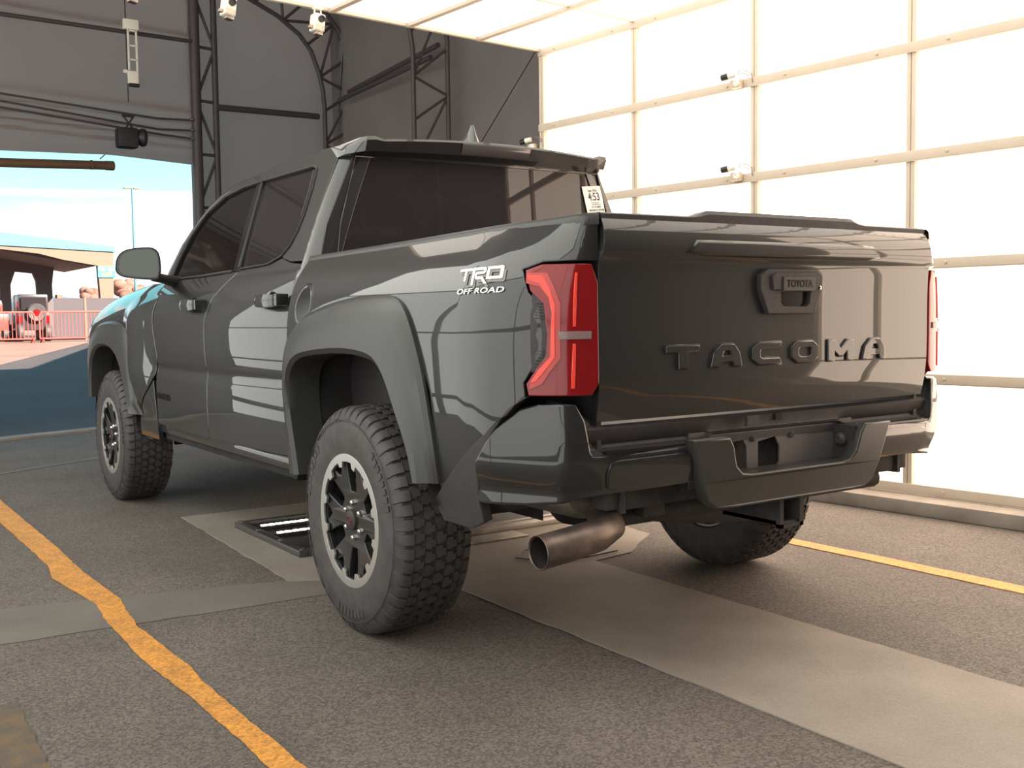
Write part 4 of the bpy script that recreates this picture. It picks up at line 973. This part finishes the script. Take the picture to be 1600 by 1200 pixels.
# ---- booth: light-diffusing panel wall, ceiling and curb, turned 5.7 degrees from the truck
RB = Matrix.Rotation(.09997, 4, 'Z')
def bb(name, b, m, bev=0, parent=None):
    return box(name, b, m, parent, bev, mtx=RB)
XW = 2.53; SV = [-3.62, -3.0, -1.98, -.975, .035, 1.064, 2.067, 3.018]; ZB = [.110, .711, 1.324, 1.900, 2.472, 3.022]
bm = bmesh.new()
for a, b in zip(SV, SV[1:]):
    for c, d in zip(ZB, ZB[1:]): bx(bm, XW+.012, XW+.030, a+.01, b-.01, c+.012, d-.012, mtx=RB)
S_(obj('wall_right', bm, panel_r))
bm = bmesh.new()
for i, z in enumerate(ZB): bx(bm, XW-.030, XW+.05, SV[0]-.03, SV[-1]+.03, z-.026, z+.026, mtx=RB, bev=.004); 
for z in ZB[:-1]: bx(bm, XW-.034, XW+.0, SV[0], SV[-1], z-.031, z-.027, mtx=RB)
S_(obj('trim_1', bm, alu, None, 35))
bm = bmesh.new()
for s in SV: bx(bm, XW-.024, XW+.05, s-.027, s-.003, ZB[0], ZB[-1]+.02, mtx=RB, bev=.003); bx(bm, XW-.024, XW+.05, s+.001, s+.025, ZB[0], ZB[-1]+.02, mtx=RB, bev=.003)
S_(obj('trim_2', bm, alu, None, 35))
bm = bmesh.new()
for z in ZB:
    for s in SV[:-1]:
        for t in (.2, .8):
            lathe(bm, [(0, .009), (-.005, .008), (-.007, .004), (-.007, .0005)], 10, 'x', (0, 0, 0)); vs = bm.verts[-40:]
            bmesh.ops.transform(bm, matrix=RB @ Matrix.Translation((XW-.030, s+1.0*t, z)), verts=vs)
S_(obj('trim_3', bm, alu, None, 50))
S_(bb('trim_4', (XW-.03, XW+.04, -.12, .0, .055, .085), alu, .003)); S_(bb('trim_5', (XW-.03, XW+.04, .03, .25, .055, .085), alu, .003))
# curb
bm = bmesh.new(); bx(bm, XW-.20, XW+.45, -7.0, 4.2, 0, .078, mtx=RB, bev=.012); S_(obj('curb', bm, curbm, None, 35))
# ceiling
ZC = 3.036; XS = [XW-.596*k for k in range(7)]; SC_ = [-3.0, -.975, 1.064, 2.067, 3.018]
bm = bmesh.new()
for a, b in zip(XS, XS[1:]):
    for c, d in zip(SC_, SC_[1:]): bx(bm, b+.008, a-.008, c+.006, d-.006, ZC+.012, ZC+.03, mtx=RB)
S_(obj('ceiling', bm, panel_c))
bm = bmesh.new()
for x in XS: bx(bm, x-.022, x+.022, SC_[0], SC_[-1]+.02, ZC-.012, ZC+.05, mtx=RB, bev=.003)
S_(obj('trim_6', bm, alu, None, 35))
bm = bmesh.new()
for s in SC_[1:-1]: bx(bm, XS[-1], XS[0], s-.008, s+.008, ZC, ZC+.05, mtx=RB)
bx(bm, XS[-1], XS[0], SC_[-1]+.0, SC_[-1]+.03, ZC-.006, ZC+.05, mtx=RB); S_(obj('trim_7', bm, alu))
# camera units along the far edge of the ceiling
def ceil_unit(x, s, label):
    e_ = empty('ceiling_camera', RB @ Vector((x, s, ZC-.006))); e_.rotation_euler.z = .1
    tag(e_, label, 'camera', 'white camera units under the far edge of the lit ceiling')
    box('mount_plate', (-.03, .03, -.02, .02, -.012, 0), whitebox, e_, .003)
    bm = bmesh.new(); tube(bm, [(-.02, 0, 0), (-.026, 0, -.05)], .005, 6); tube(bm, [(.02, 0, 0), (.022, 0, -.05)], .005, 6); obj('bracket', bm, whitebox, e_, 60)
    t = Matrix.Translation((0, 0, -.095)) @ Matrix.Rotation(.12, 4, 'Y')
    bm = bmesh.new(); bx(bm, -.036, .036, -.03, .05, -.055, .055, bev=.012, mtx=t); obj('camera_body', bm, whitebox, e_, 35)
    bm = bmesh.new(); lathe(bm, [(-.03, .022), (-.045, .022), (-.046, .015), (-.040, .014), (-.040, .001)], 16, 'y')
    bmesh.ops.transform(bm, matrix=t @ Matrix.Translation((.004, 0, .02)), verts=bm.verts); obj('camera_lens', bm, blackbox, e_, 50)
    bm = bmesh.new(); bx(bm, -.03, .014, -.034, -.028, -.05, -.015, mtx=t); bx(bm, .02, .03, -.034, -.028, -.05, -.02, mtx=t); obj('vent_cover', bm, alu, e_)
    bm = bmesh.new(); bx(bm, -.062, -.034, -.01, .02, -.045, -.025, bev=.004, mtx=t); bx(bm, -.02, .03, -.02, .03, -.075, -.055, bev=.004, mtx=t); obj('cable_gland', bm, steel, e_, 35)
ceil_unit(.030, 3.0, 'white camera unit under the ceiling edge, middle one, above the lattice arch')
ceil_unit(.628, 3.0, 'white camera unit under the ceiling edge, nearest to the bright panel wall')
ceil_unit(-.545, 3.0, 'white camera unit at the top left, partly cut off by the picture edge')
# bullet cameras on the right wall
def wall_unit(s, z, label, x=XW-.03):
    e_ = empty('wall_camera', RB @ Vector((x, s, z))); e_.rotation_euler.z = .1; e_.scale = (.8, .8, .8)
    tag(e_, label, 'camera', 'small cameras fixed to the bright panel wall')
    bm = bmesh.new(); bx(bm, -.05, 0, -.045, .045, -.045, .02, bev=.008); obj('camera_bracket', bm, alu, e_, 35)
    bm = bmesh.new(); lathe(bm, [(-.052, .028), (-.060, .026), (-.064, .016), (-.060, .012), (-.060, .001)], 18, 'x', (0, -.02, -.01)); obj('bracket_joint', bm, whitebox, e_, 50)
    t = Matrix.Translation((-.055, .02, .055)) @ Matrix.Rotation(math.radians(18), 4, 'Z') @ Matrix.Rotation(math.radians(-8), 4, 'X')
    bm = bmesh.new(); lathe(bm, [(-.03, .001), (-.03, .022), (.02, .025), (.03, .025)], 18, 'y'); bmesh.ops.transform(bm, matrix=t, verts=bm.verts); obj('camera_body', bm, whitebox, e_, 50)
    bm = bmesh.new(); lathe(bm, [(.03, .026), (.085, .025), (.088, .020), (.080, .018), (.080, .001)], 18, 'y'); bmesh.ops.transform(bm, matrix=t, verts=bm.verts); obj('camera_lens', bm, blackbox, e_, 50)
    bm = bmesh.new(); tube(bm, [(-.05, -.03, .06), (-.05, -.06, .078), (-.03, -.10, .070), (-.01, -.13, .04), (-.005, -.135, -.02)], .004, 6); tube(bm, [(-.05, -.03, .05), (-.05, -.07, .058), (-.02, -.12, .03)], .004, 6); obj('camera_cable', bm, steel, e_, 60)
wall_unit(1.175, 2.480, 'small camera on the bright wall, upper of the two beside the post')
wall_unit(1.175, 1.920, 'small camera on the bright wall, lower of the two beside the post')
wall_unit(3.11, 2.345, 'small camera at the far end of the bright wall, just above the cab roof', XW-.02)
# ---- left side: translucent daylit tent side with its frame
XL = -3.70
bm = bmesh.new(); bx(bm, XL-.03, XL, -6.5, 7.20, .02, 2.95); S_(obj('wall_left', bm, panel_l))
bm = bmesh.new(); vs = bx(bm, XL-.03, XL, -6.5, 7.15, 2.98, 4.9)
for v in vs:
    if v.co.z > 4: v.co.x += .62
S_(obj('wall_left_upper', bm, panel_lu))
bm = bmesh.new()
for z in (.30, 1.30, 2.96): tube(bm, [Vector((XL+.05, -6.5, z)), Vector((XL+.05, 7.15, z))], .028, 8)
for s in (-3.6, -.4, 4.2): tube(bm, [Vector((XL+.05, s, 0)), Vector((XL+.05, s, 3.4)), Vector((XL+.50, s, 4.3))], .028, 8)
S_(obj('trim_8', bm, darksteel, None, 60))
# ---- tent: end wall with exit opening, right side, rear, roof
def fabric_sheet(name, P0, P1, z0, z1, nx=60, nz=60, fn=None, m=fabric):
    P0 = Vector(P0); P1 = Vector(P1); d = (P1-P0); n = Vector((-d.y, d.x, 0)).normalized(); bm = bmesh.new(); g = []
    for i in range(nx+1):
        t = i/nx; p = P0+d*t; za = z0(t) if callable(z0) else z0
        g.append([bm.verts.new(Vector((p.x, p.y, lerp(za, z1, k/nz)))+n*((fn(t, lerp(za, z1, k/nz)) if fn else 0))) for k in range(nz+1)])
    for i in range(nx):
        for k in range(nz): bm.faces.new((g[i][k], g[i+1][k], g[i+1][k+1], g[i][k+1]))
    bmesh.ops.solidify(bm, geom=bm.faces[:], thickness=.012)
    return S_(obj(name, bm, m, None, 60))
def end_y(x): return 7.95+.2*(x+.5)
# panel right of the exit
def hang(t, z): return .012*noise.noise(Vector((t*9, z*.8, 2)))+.006*math.sin(t*40+3*noise.noise(Vector((t*3, z, 0))))
fabric_sheet('wall_far', (1.16, end_y(1.16)+.12, 0), (3.60, end_y(3.60)+.12, 0), 0, 6.4, 80, 60, hang, fabric_thin)
def head(t, z):
    w = hang(t, z)
    for zc, a, s_ in ((4.05, .07, .05), (3.30, .045, .05), (3.20, .05, .025), (3.10, .05, .022), (3.02, .05, .025), (2.93, .035, .03)):
        w -= a*math.exp(-((z-zc-.10*(t-.5)*(1 if zc > 4 else -.3))/s_)**2)*(1+.3*math.sin(t*9+zc*7))
    return w
fabric_sheet('wall_far_header', (-6, end_y(-6)+.10, 0), (1.18, end_y(1.18)+.10, 0), lambda t: 2.71+.07*max(0, (t-.70)/.17) if t < .87 else 2.78-.02*(t-.87)/.13, 6.4, 90, 150, head, fabric_thin)
fabric_sheet('wall_far_left', (-6, end_y(-6)+.14, 0), (-1.30, end_y(-1.30)+.14, 0), 0, 3.2, 40, 20, hang)
fabric_sheet('wall_far_right', (2.95, 9.30, 0), (4.95, -6.5, 0), 0, 6.4, 120, 30, lambda t, z: -.01*noise.noise(Vector((t*14, z*.6, 5))), fabric_side)
fabric_sheet('wall_back', (-6.5, -8.5, 0), (6.5, -7.5, 0), 0, 6.4, 20, 10, hang)
fabric_sheet('wall_near_left', (-3.2, 7.3, 0), (-3.2, -8.6, 0), 4.85, 6.4, 20, 10, hang)
fabric_sheet('wall_rear_left', (-3.75, -6.5, 0), (-5.2, -8.9, 0), 0, 6.4, 20, 10, hang)
bm = bmesh.new(); bx(bm, -9, 7, -9, 9.5, 6.38, 6.42); S_(obj('ceiling_tent', bm, fabric))
bm = bmesh.new(); bx(bm, -9, 7, -9.1, -9.0, 0, 6.4); bx(bm, -9.1, -9, -9, 6.3, 0, 6.4); S_(obj('wall_outer', bm, fabric))
# seam lines on the fabric
# lattice columns and arch
def lattice(name, A, B, n, rc, rb, label, cat='truss', parent=None, group=None, ra=None):
    """A, B: chord polylines"""
    e_ = empty(name, (A[0][0], A[0][1], 0)); tag(e_, label, cat, group); off = -Vector((A[0][0], A[0][1], 0))
    for ch in (A, B):
        bm = bmesh.new(); tube(bm, [Vector(p)+off for p in ch], (ra if ra and ch is A else rc), 12); obj('chord', bm, darksteel, e_, 60)
    def at(P_, t):
        P_ = [Vector(p) for p in P_]; L_ = [0]
        for p, q in zip(P_, P_[1:]): L_.append(L_[-1]+(q-p).length)
        x = t*L_[-1]; i = 0
        while i < len(L_)-2 and L_[i+1] < x: i += 1
        return P_[i].lerp(P_[i+1], (x-L_[i])/(L_[i+1]-L_[i]))
    for k in range(n+1):
        a = at(A, k/n)+off; b = at(B, k/n)+off
        bm = bmesh.new(); tube(bm, [a, b], rb, 8); obj('cross_bar', bm, darksteel, e_, 60)
        if k < n:
            c_ = at(B if k % 2 == 0 else A, (k+1)/n)+off; a_ = a if k % 2 == 0 else b
            bm = bmesh.new(); tube(bm, [a_, c_], rb, 8); obj('diagonal_brace', bm, darksteel, e_, 60)
    return e_
lattice('lattice_column', [(1.18, end_y(1.18)-.03, 0), (1.20, end_y(1.2)-.03, 6.3)], [(1.41, end_y(1.41)-.03, 0), (1.43, end_y(1.43)-.03, 6.3)], 11, .034, .017, 'dark steel lattice column at the right edge of the exit opening', ra=.055)
def yy(x): return end_y(x)-.10
inn = [(2.80, yy(2.8), 0), (2.80, yy(2.8), 3.55), (2.78, yy(2.78), 3.75), (2.73, yy(2.73), 3.95), (2.63, yy(2.63), 4.18), (2.48, yy(2.48), 4.34), (2.20, yy(2.2), 4.50), (1.78, yy(1.78), 4.64), (.4, yy(.4), 5.05), (-2.5, yy(-2.5), 5.9)]
outr = [(3.18, yy(3.18), 0), (3.18, yy(3.18), 3.70), (3.17, yy(3.17), 3.98), (3.13, yy(3.13), 4.22), (3.02, yy(3.02), 4.48), (2.85, yy(2.85), 4.66), (2.55, yy(2.55), 4.82), (1.95, yy(1.95), 4.98), (.4, yy(.4), 5.42), (-2.5, yy(-2.5), 6.25)]
lattice('lattice_arch', inn, outr, 25, .026, .017, 'dark steel lattice arch in the far corner, column curving over to the left')
I2 = (2.74, 6.22); O2 = (3.17, 6.27)
lattice('lattice_column', [(I2[0], I2[1], 0), (I2[0], I2[1], 3.75), (I2[0]-.04, I2[1], 4.0), (I2[0]-.16, I2[1], 4.3), (I2[0]-.5, I2[1], 4.6)], [(O2[0], O2[1], 0), (O2[0], O2[1], 3.9), (O2[0]-.04, O2[1], 4.3), (O2[0]-.2, O2[1], 4.7), (O2[0]-.6, O2[1], 5.0)], 11, .024, .014, 'dark steel lattice column against the grey tent side, behind the cab roof')
def rod(name, pts, r, m, label, cat, group=None, seg=8):
    bm = bmesh.new(); tube(bm, pts, r, seg); o = obj(name, bm, m, None, 60); tag(o, label, cat, group); return o
rod('crossbeam', [(1.42, end_y(1.42)-.06, 3.385), (2.72, yy(2.72)+.02, 3.44)], .035, darksteel, 'dark horizontal beam between the exit column and the lattice arch', 'beam')
rod('crossbeam', [(2.92, 8.35, 3.62), (3.05, 6.40, 3.735)], .028, darksteel, 'lower of two dark beams between the lattice arch and the next column', 'beam')
rod('crossbeam', [(3.02, 8.30, 3.72), (3.14, 6.40, 3.87)], .028, darksteel, 'upper of two dark beams between the lattice arch and the next column', 'beam')
rod('guy_wire', [(3.40, 4.75, 3.75), (3.24, 5.75, 2.80)], .005, blackbox, 'thin dark wire slanting down the tent side behind the roof antenna', 'wire')
rod('guy_wire', [(3.06, 8.5, 4.3), (2.98, 8.5, 3.5)], .006, blackbox, 'thin dark cord hanging inside the lattice arch', 'wire')
# things on the exit header
def ey(x, d=.0): return end_y(x)-d
for k, (za, zb, zc) in enumerate(((3.24, 3.19, 3.22), (3.17, 3.08, 3.11), (3.11, 3.03, 3.02))):
    rod('rope', [(-2.6, ey(-2.6, .02), za+.03), (-.8, ey(-.8, .02), za), (.75, ey(.75, .02), zb), (1.15, ey(1.15, .02), zc)], .011, darksteel, ('uppermost', 'middle', 'lowest')[k]+' dark rope stretched along the fabric above the exit', 'rope', 'ropes on the fabric above the exit')
    rod('daylight_hole', [(1.10, ey(1.10, .06), zc), (1.13, ey(1.13, .06), zc)], .016, chrome, 'bright chrome stand-in for a daylight hole at the column end of the '+('uppermost', 'middle', 'lowest')[k]+' rope', 'daylight hole', 'daylight holes by the exit column', 10)  # chrome bits stand in for pinholes of daylight through the fabric
rod('fabric_tie', [(-2.4, ey(-2.4, .03), 4.0), (-.76, ey(-.76, .03), 3.98), (1.18, ey(1.18, .05), 4.05)], .022, darksteel, 'dark rail near the top of the fabric above the exit', 'rail')

w_ = empty('bracket_rail', (.46, ey(.46, .17), 3.80)); tag(w_, 'tall narrow white bracket frame hanging on the fabric above the exit', 'bracket')
bm = bmesh.new()
for x in (-.035, .045): bx(bm, x-.008, x+.008, -.01, .01, -.20, .22)
for z in (-.20, -.08, .06, .21): bx(bm, -.035, .045, -.01, .01, z-.007, z+.007)
obj('ladder_frame', bm, whitebox, w_); bm = bmesh.new(); tube(bm, [(-.045, .035, .9), (-.045, .035, -.50)], .006, 6); obj('suspension_cord', bm, blackbox, w_, 60)
bm = bmesh.new(); bx(bm, -.08, .07, -.03, .03, .22, .32, bev=.01); obj('top_box', bm, whitebox, w_, 35)
bm = bmesh.new(); bx(bm, -.05, .05, -.03, .03, -.32, -.20, bev=.01); bx(bm, -.09, -.05, -.02, .02, -.22, -.19); obj('bottom_box', bm, whitebox, w_, 35)
bm = bmesh.new(); bx(bm, -.04, .06, -.025, .025, -.35, -.32, bev=.006); obj('foot_cap', bm, blackbox, w_, 35)
s_ = empty('hanging_loudspeaker', (.38, ey(.38, .22), 3.12)); s_.scale = (.82, .82, .85); tag(s_, 'black loudspeaker box hanging on the fabric just above the exit opening', 'loudspeaker')
bm = bmesh.new(); tube(bm, [(-.06, 0, .02), (.05, 0, -.12)], .012, 6); tube(bm, [(.06, 0, .02), (-.03, 0, -.12)], .012, 6); bx(bm, -.07, .07, -.02, .02, .01, .04); obj('speaker_bracket', bm, blackbox, s_)
bm = bmesh.new(); bx(bm, -.15, .10, -.10, .10, -.36, -.12, bev=.04); obj('speaker_box', bm, blackbox, s_, 35)
bm = bmesh.new(); lathe(bm, [(.08, .07), (.16, .11), (.20, .10), (.22, .05), (.22, .001)], 24, 'x', (0, 0, -.22)); obj('speaker_horn', bm, blackbox, s_, 40)
rod('hanging_chain', [(.30, ey(.30, -.3), 2.86), (.245, ey(.2, -.3), 2.80), (.20, ey(.20, -.3), 2.757)], .006, rust, 'thin chain holding the clearance bar', 'chain')
# clearance bar outside the exit
c_ = empty('clearance_bar', (.32, ey(.32, -.3), 2.70)); tag(c_, 'round brown height clearance bar hanging across the exit', 'bar')
bm = bmesh.new(); tube(bm, [(-.06, 0, 0), (-5.0, -1.0, -.31)], .046, 16); obj('bar_tube', bm, rust, c_, 60)
bm = bmesh.new(); tube(bm, [(.02, .004, .001), (-.06, -.012, -.003)], .050, 16); tube(bm, [(-.20, -.04, -.009), (-.215, -.043, -.0095)], .050, 16); obj('bar_end_cap', bm, rust, c_, 60)
# ---- outside
def gz(d): return max(0, .0158*(d-8))-.02
bm = bmesh.new(); g = []
for i in range(41):
    y = [4.6, 6.0, 7.5, 9, 11, 13, 15, 18, 21, 24, 27, 30, 33, 36, 40, 45, 50, 60, 70, 80, 100, 130][i] if i < 22 else None
    if y is None: break
    g.append([bm.verts.new((x, max(y, end_y(x)*0+y), gz(y))) for x in (-80, -40, -20, -9, -4, 0, 4, 9, 20, 40, 80)])
for a, b in zip(g, g[1:]):
    for i in range(10): bm.faces.new((a[i], a[i+1], b[i+1], b[i]))
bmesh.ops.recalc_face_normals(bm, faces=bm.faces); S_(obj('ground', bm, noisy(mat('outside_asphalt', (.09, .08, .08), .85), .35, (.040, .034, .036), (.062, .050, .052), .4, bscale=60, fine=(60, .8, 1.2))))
bm = bmesh.new(); quad(bm, [(-30, 19.4, gz(19.4)+.006), (-2.0, 19.4, gz(19.4)+.006), (.5, 19.6, gz(19.6)+.006), (5.4, 33, gz(33)+.006), (8.5, 40, gz(40)+.006), (30, 70, gz(70)+.006), (60, 128, gz(128)+.01), (-70, 128, gz(128)+.01)], 0, 0); S_(obj('ground_sun_tint', bm, grd_lit))  # sheet trimmed to the shade edge; its paler colour adds to the sunlight
# unseen long block added right of the exit to cast the yard shade
bm = bmesh.new(); az = math.radians(17.2); dx, dy = math.sin(az), math.cos(az)
p = [(3.45, 9.15), (3.45+dx*23, 9.15+dy*23), (3.45+dx*23+12, 9.15+dy*23-3), (16, 9.2)]
A = [bm.verts.new((x, y, -.1)) for x, y in p]; B = [bm.verts.new((x, y, 4.05)) for x, y in p]
for i in range(4): bm.faces.new((A[i], A[(i+1) % 4], B[(i+1) % 4], B[i]))
bm.faces.new(B); bmesh.ops.recalc_face_normals(bm, faces=bm.faces); o = obj('shade_block', bm, beige); tag(o, 'unseen plain block right of the exit, added to shade the yard', 'building')
# canopy building
cb = empty('canopy_building', (5, 36, gz(36))); tag(cb, 'low beige canopy building with a thin blue roof across the yard', 'building'); oz = Vector((-5, -36, -gz(36)))
def slab(name, poly, y0, y1, m, parent, off):
    bm = bmesh.new(); a = [bm.verts.new(Vector((x, y0, z))+off) for x, z in poly]; b = [bm.verts.new(Vector((x, y1, z))+off) for x, z in poly]; n = len(poly)
    bm.faces.new(a); bm.faces.new(b[::-1])
    for i in range(n): bm.faces.new((a[i], b[i], b[(i+1) % n], a[(i+1) % n]))
    bmesh.ops.recalc_face_normals(bm, faces=bm.faces); return obj(name, bm, m, parent)
slab('roof', [(-4, 4.85), (3.25, 4.06), (6.92, 3.65), (6.92, 3.47), (3.25, 3.62), (-4, 4.2)], 35.95, 42, bluegrey, cb, oz)
slab('gable_wall', [(-4, 4.2), (3.231, 3.61), (6.88, 3.47), (6.80, .44), (6.45, .44), (6.34, 2.98), (5.228, 3.167), (4.415, 3.371), (3.228, 3.50), (-4, 4.0)], 36, 36.3, beige, cb, oz)
slab('inner_wall', [(-2, 3.6), (3.228, 3.50), (4.415, 3.36), (5.3, 3.16), (5.20, 2.42), (5.24, .44), (4.72, .44), (4.66, 2.55), (4.55, 2.86), (3.93, 2.92), (3.76, 2.42), (3.78, .44), (3.42, .44), (3.40, 2.6), (3.2, 2.70), (2.9, 2.72), (2.8, .44), (2.3, .44), (2.2, 2.8), (-2, 2.9)], 40.0, 40.3, darkgrey, cb, oz+Vector((.35, 0, 0)))
slab('underside', [(-4, 4.1), (3.2, 3.48), (5.2, 3.15), (6.3, 2.97), (6.3, 3.05), (3.2, 3.56), (-4, 4.16)], 36.3, 41.5, darkgrey, cb, oz)
slab('pillar', [(5.24, .44), (5.62, .44), (5.42, 2.0), (5.24, 2.0)], 37.5, 37.9, beige, cb, oz)
# jeep-like off-roader with rear spare wheel, red car
j = empty('off_road_car', (3.92, 34.4, gz(34))); tag(j, 'dark boxy off-road car with a spare wheel on its back, parked under the canopy', 'car')
bm = bmesh.new(); bx(bm, -.50, .50, 0, 1.8, .38, .98, bev=.05); bx(bm, -.46, .46, .05, 1.3, .95, 1.56, bev=.08); obj('car_body', bm, cardark, j, 40)
bm = bmesh.new(); bx(bm, -.38, .38, -.012, .06, 1.05, 1.46, bev=.004); obj('rear_window', bm, tint, j)
bm = bmesh.new(); lathe(bm, [(-.14, .11), (-.16, .26), (-.10, .31), (0, .31), (0, .11)], 28, 'y', (.06, -.01, .95)); obj('spare_wheel', bm, rubber, j, 40)
bm = bmesh.new(); lathe(bm, [(-.165, .10), (-.17, .001)], 20, 'y', (.06, -.01, .95)); obj('wheel_cover', bm, lampred, j, 40)
for x in (-.42, .42):
    for y in (.15, 1.6): bm = bmesh.new(); lathe(bm, [(-.09, .01), (-.10, .26), (-.06, .30), (.06, .30), (.10, .26), (.09, .01)], 24, 'x', (x, y, .30)); obj('wheel', bm, rubber, j, 40)
    bm = bmesh.new(); bx(bm, x-.05, x+.05, -.02, .02, .62, .85); obj('tail_lamp', bm, lampred, j)
r_ = empty('parked_car', (2.65, 34.8, gz(34))); tag(r_, 'red car beside the dark off-road car at the left picture edge', 'car')
bm = bmesh.new(); bx(bm, -.65, .60, 0, 1.6, .35, .95, bev=.12); bx(bm, -.45, .45, .2, 1.2, .9, 1.40, bev=.15); obj('car_body', bm, redcar, r_, 40)
bm = bmesh.new(); bx(bm, -.36, .36, .17, .3, 1.0, 1.30, bev=.02); obj('rear_window', bm, tint, r_, 40)
for x in (-.5, .5): bm = bmesh.new(); lathe(bm, [(-.09, .01), (-.10, .24), (.10, .24), (.09, .01)], 20, 'x', (x, .2, .26)); obj('wheel', bm, rubber, r_, 40)
# crowd barriers
def barrier(x0, x1, y, label):
    e_ = empty('crowd_barrier', (x0, y, gz(y))); tag(e_, label, 'barrier', 'red crowd barriers in front of the canopy'); L_ = x1-x0
    bm = bmesh.new(); tube(bm, [(0.03, 0, .14), (0.03, 0, .88), (.10, 0, .98), (L_-.10, 0, .98), (L_-.03, 0, .88), (L_-.03, 0, .14), (.03, 0, .14)], .028, 8); obj('barrier_frame', bm, barrier_m, e_, 60)
    n = int(L_/.11)
    for k in range(1, n): bm = bmesh.new(); tube(bm, [(L_*k/n, 0, .14), (L_*k/n, 0, .96)], .012, 5); obj('bar', bm, barrier_m, e_, 60)
    for x in (.10, L_-.10): bm = bmesh.new(); tube(bm, [(x, -.3, .02), (x, 0, .16), (x, .3, .02)], .024, 6); obj('foot', bm, barrier_m, e_, 60)
barrier(1.55, 3.72, 33, 'red crowd barrier in front of the off-road car')
barrier(3.80, 5.95, 33, 'red crowd barrier at the right, in front of the dark fence panels')
# fence panels, sign, pole
f_ = empty('board_fence', (5.6, 35, gz(35))); tag(f_, 'dark board fence behind the right crowd barrier', 'fence')
for a, b in ((-.95, .0), (.10, 1.2)): 
    box('fence_panel', (a, b, -.02, .02, .05, 1.42), fencem, f_)
box('fence_post', (0.01, .09, -.04, .04, 0, 1.45), beige, f_)
sg = empty('canopy_sign', (6.62, 35.97, 2.76)); sg.scale = (1.1, 1, 1.1); tag(sg, 'blue and yellow square sign on the canopy corner', 'sign')
box('sign_board', (-.27, .27, -.02, .02, -.17, .17), signblue, sg)
bm = bmesh.new(); bx(bm, -.24, -.04, -.03, -.02, .04, .13); bx(bm, .04, .24, -.03, -.02, .04, .13); obj('sign_print', bm, signpink, sg)
me = curve_mesh([[(-.16, -.04), (-.02, -.06), (.02, -.01), (.14, .0), (.14, -.10), (.05, -.14), (-.16, -.14)]], .004); xform(me, lambda v: Vector((v.x, -.025-v.z, v.y))); link('sign_arrow', me, signyel, sg)
pl = empty('light_pole', (11.2, 50, gz(50))); tag(pl, 'tall thin yard light pole with a flat double head', 'light pole')
bm = bmesh.new(); tube(bm, [(0, 0, 0), (0, 0, 6.75)], [.07, .045], 8); obj('pole', bm, bluegrey, pl, 60)
bm = bmesh.new(); bx(bm, -.40, -.08, -.08, .08, 6.72, 6.78); bx(bm, .08, .40, -.08, .08, 6.72, 6.78); tube(bm, [(-.1, 0, 6.75), (.1, 0, 6.75)], .03, 6); obj('lamp_head', bm, rust, pl)
# trees and hills
def bush(name, x, y, z0, w_, h_, label, n=26):
    random.seed(int(x*10)); bm = bmesh.new()
    for k in range(n):
        a = random.uniform(0, 2*PI); r = random.random()**.5; hh_ = random.random()
        c = Vector((x+math.cos(a)*r*w_*(1-.5*hh_), y+math.sin(a)*r*w_*.6, z0+.25*h_+hh_*h_*.65)); s = w_*random.uniform(.22, .38)
        m_ = Matrix.Translation(c) @ Matrix.Diagonal((s, s, s*.8, 1)); r_ = bmesh.ops.create_icosphere(bm, subdivisions=2, radius=1, matrix=m_)
        for v in r_['verts']: v.co += (v.co-c)*.35*noise.noise(v.co*3.1)
    tube(bm, [(x, y, z0-.2), (x, y, z0+h_*.5)], .12, 6)
    o = obj(name, bm, leafm, None, 180); tag(o, label, 'tree', 'pinkish trees far behind the yard'); return o
bush('tree', 11.3, 60, .8, 1.0, 2.2, 'small pinkish tree seen between the canopy legs')
bush('tree', 13.5, 60, .8, 1.4, 2.6, 'pinkish tree below the door mirror'); bush('tree', 15.8, 60, .8, 1.3, 2.3, 'pinkish tree seen just above the hood')
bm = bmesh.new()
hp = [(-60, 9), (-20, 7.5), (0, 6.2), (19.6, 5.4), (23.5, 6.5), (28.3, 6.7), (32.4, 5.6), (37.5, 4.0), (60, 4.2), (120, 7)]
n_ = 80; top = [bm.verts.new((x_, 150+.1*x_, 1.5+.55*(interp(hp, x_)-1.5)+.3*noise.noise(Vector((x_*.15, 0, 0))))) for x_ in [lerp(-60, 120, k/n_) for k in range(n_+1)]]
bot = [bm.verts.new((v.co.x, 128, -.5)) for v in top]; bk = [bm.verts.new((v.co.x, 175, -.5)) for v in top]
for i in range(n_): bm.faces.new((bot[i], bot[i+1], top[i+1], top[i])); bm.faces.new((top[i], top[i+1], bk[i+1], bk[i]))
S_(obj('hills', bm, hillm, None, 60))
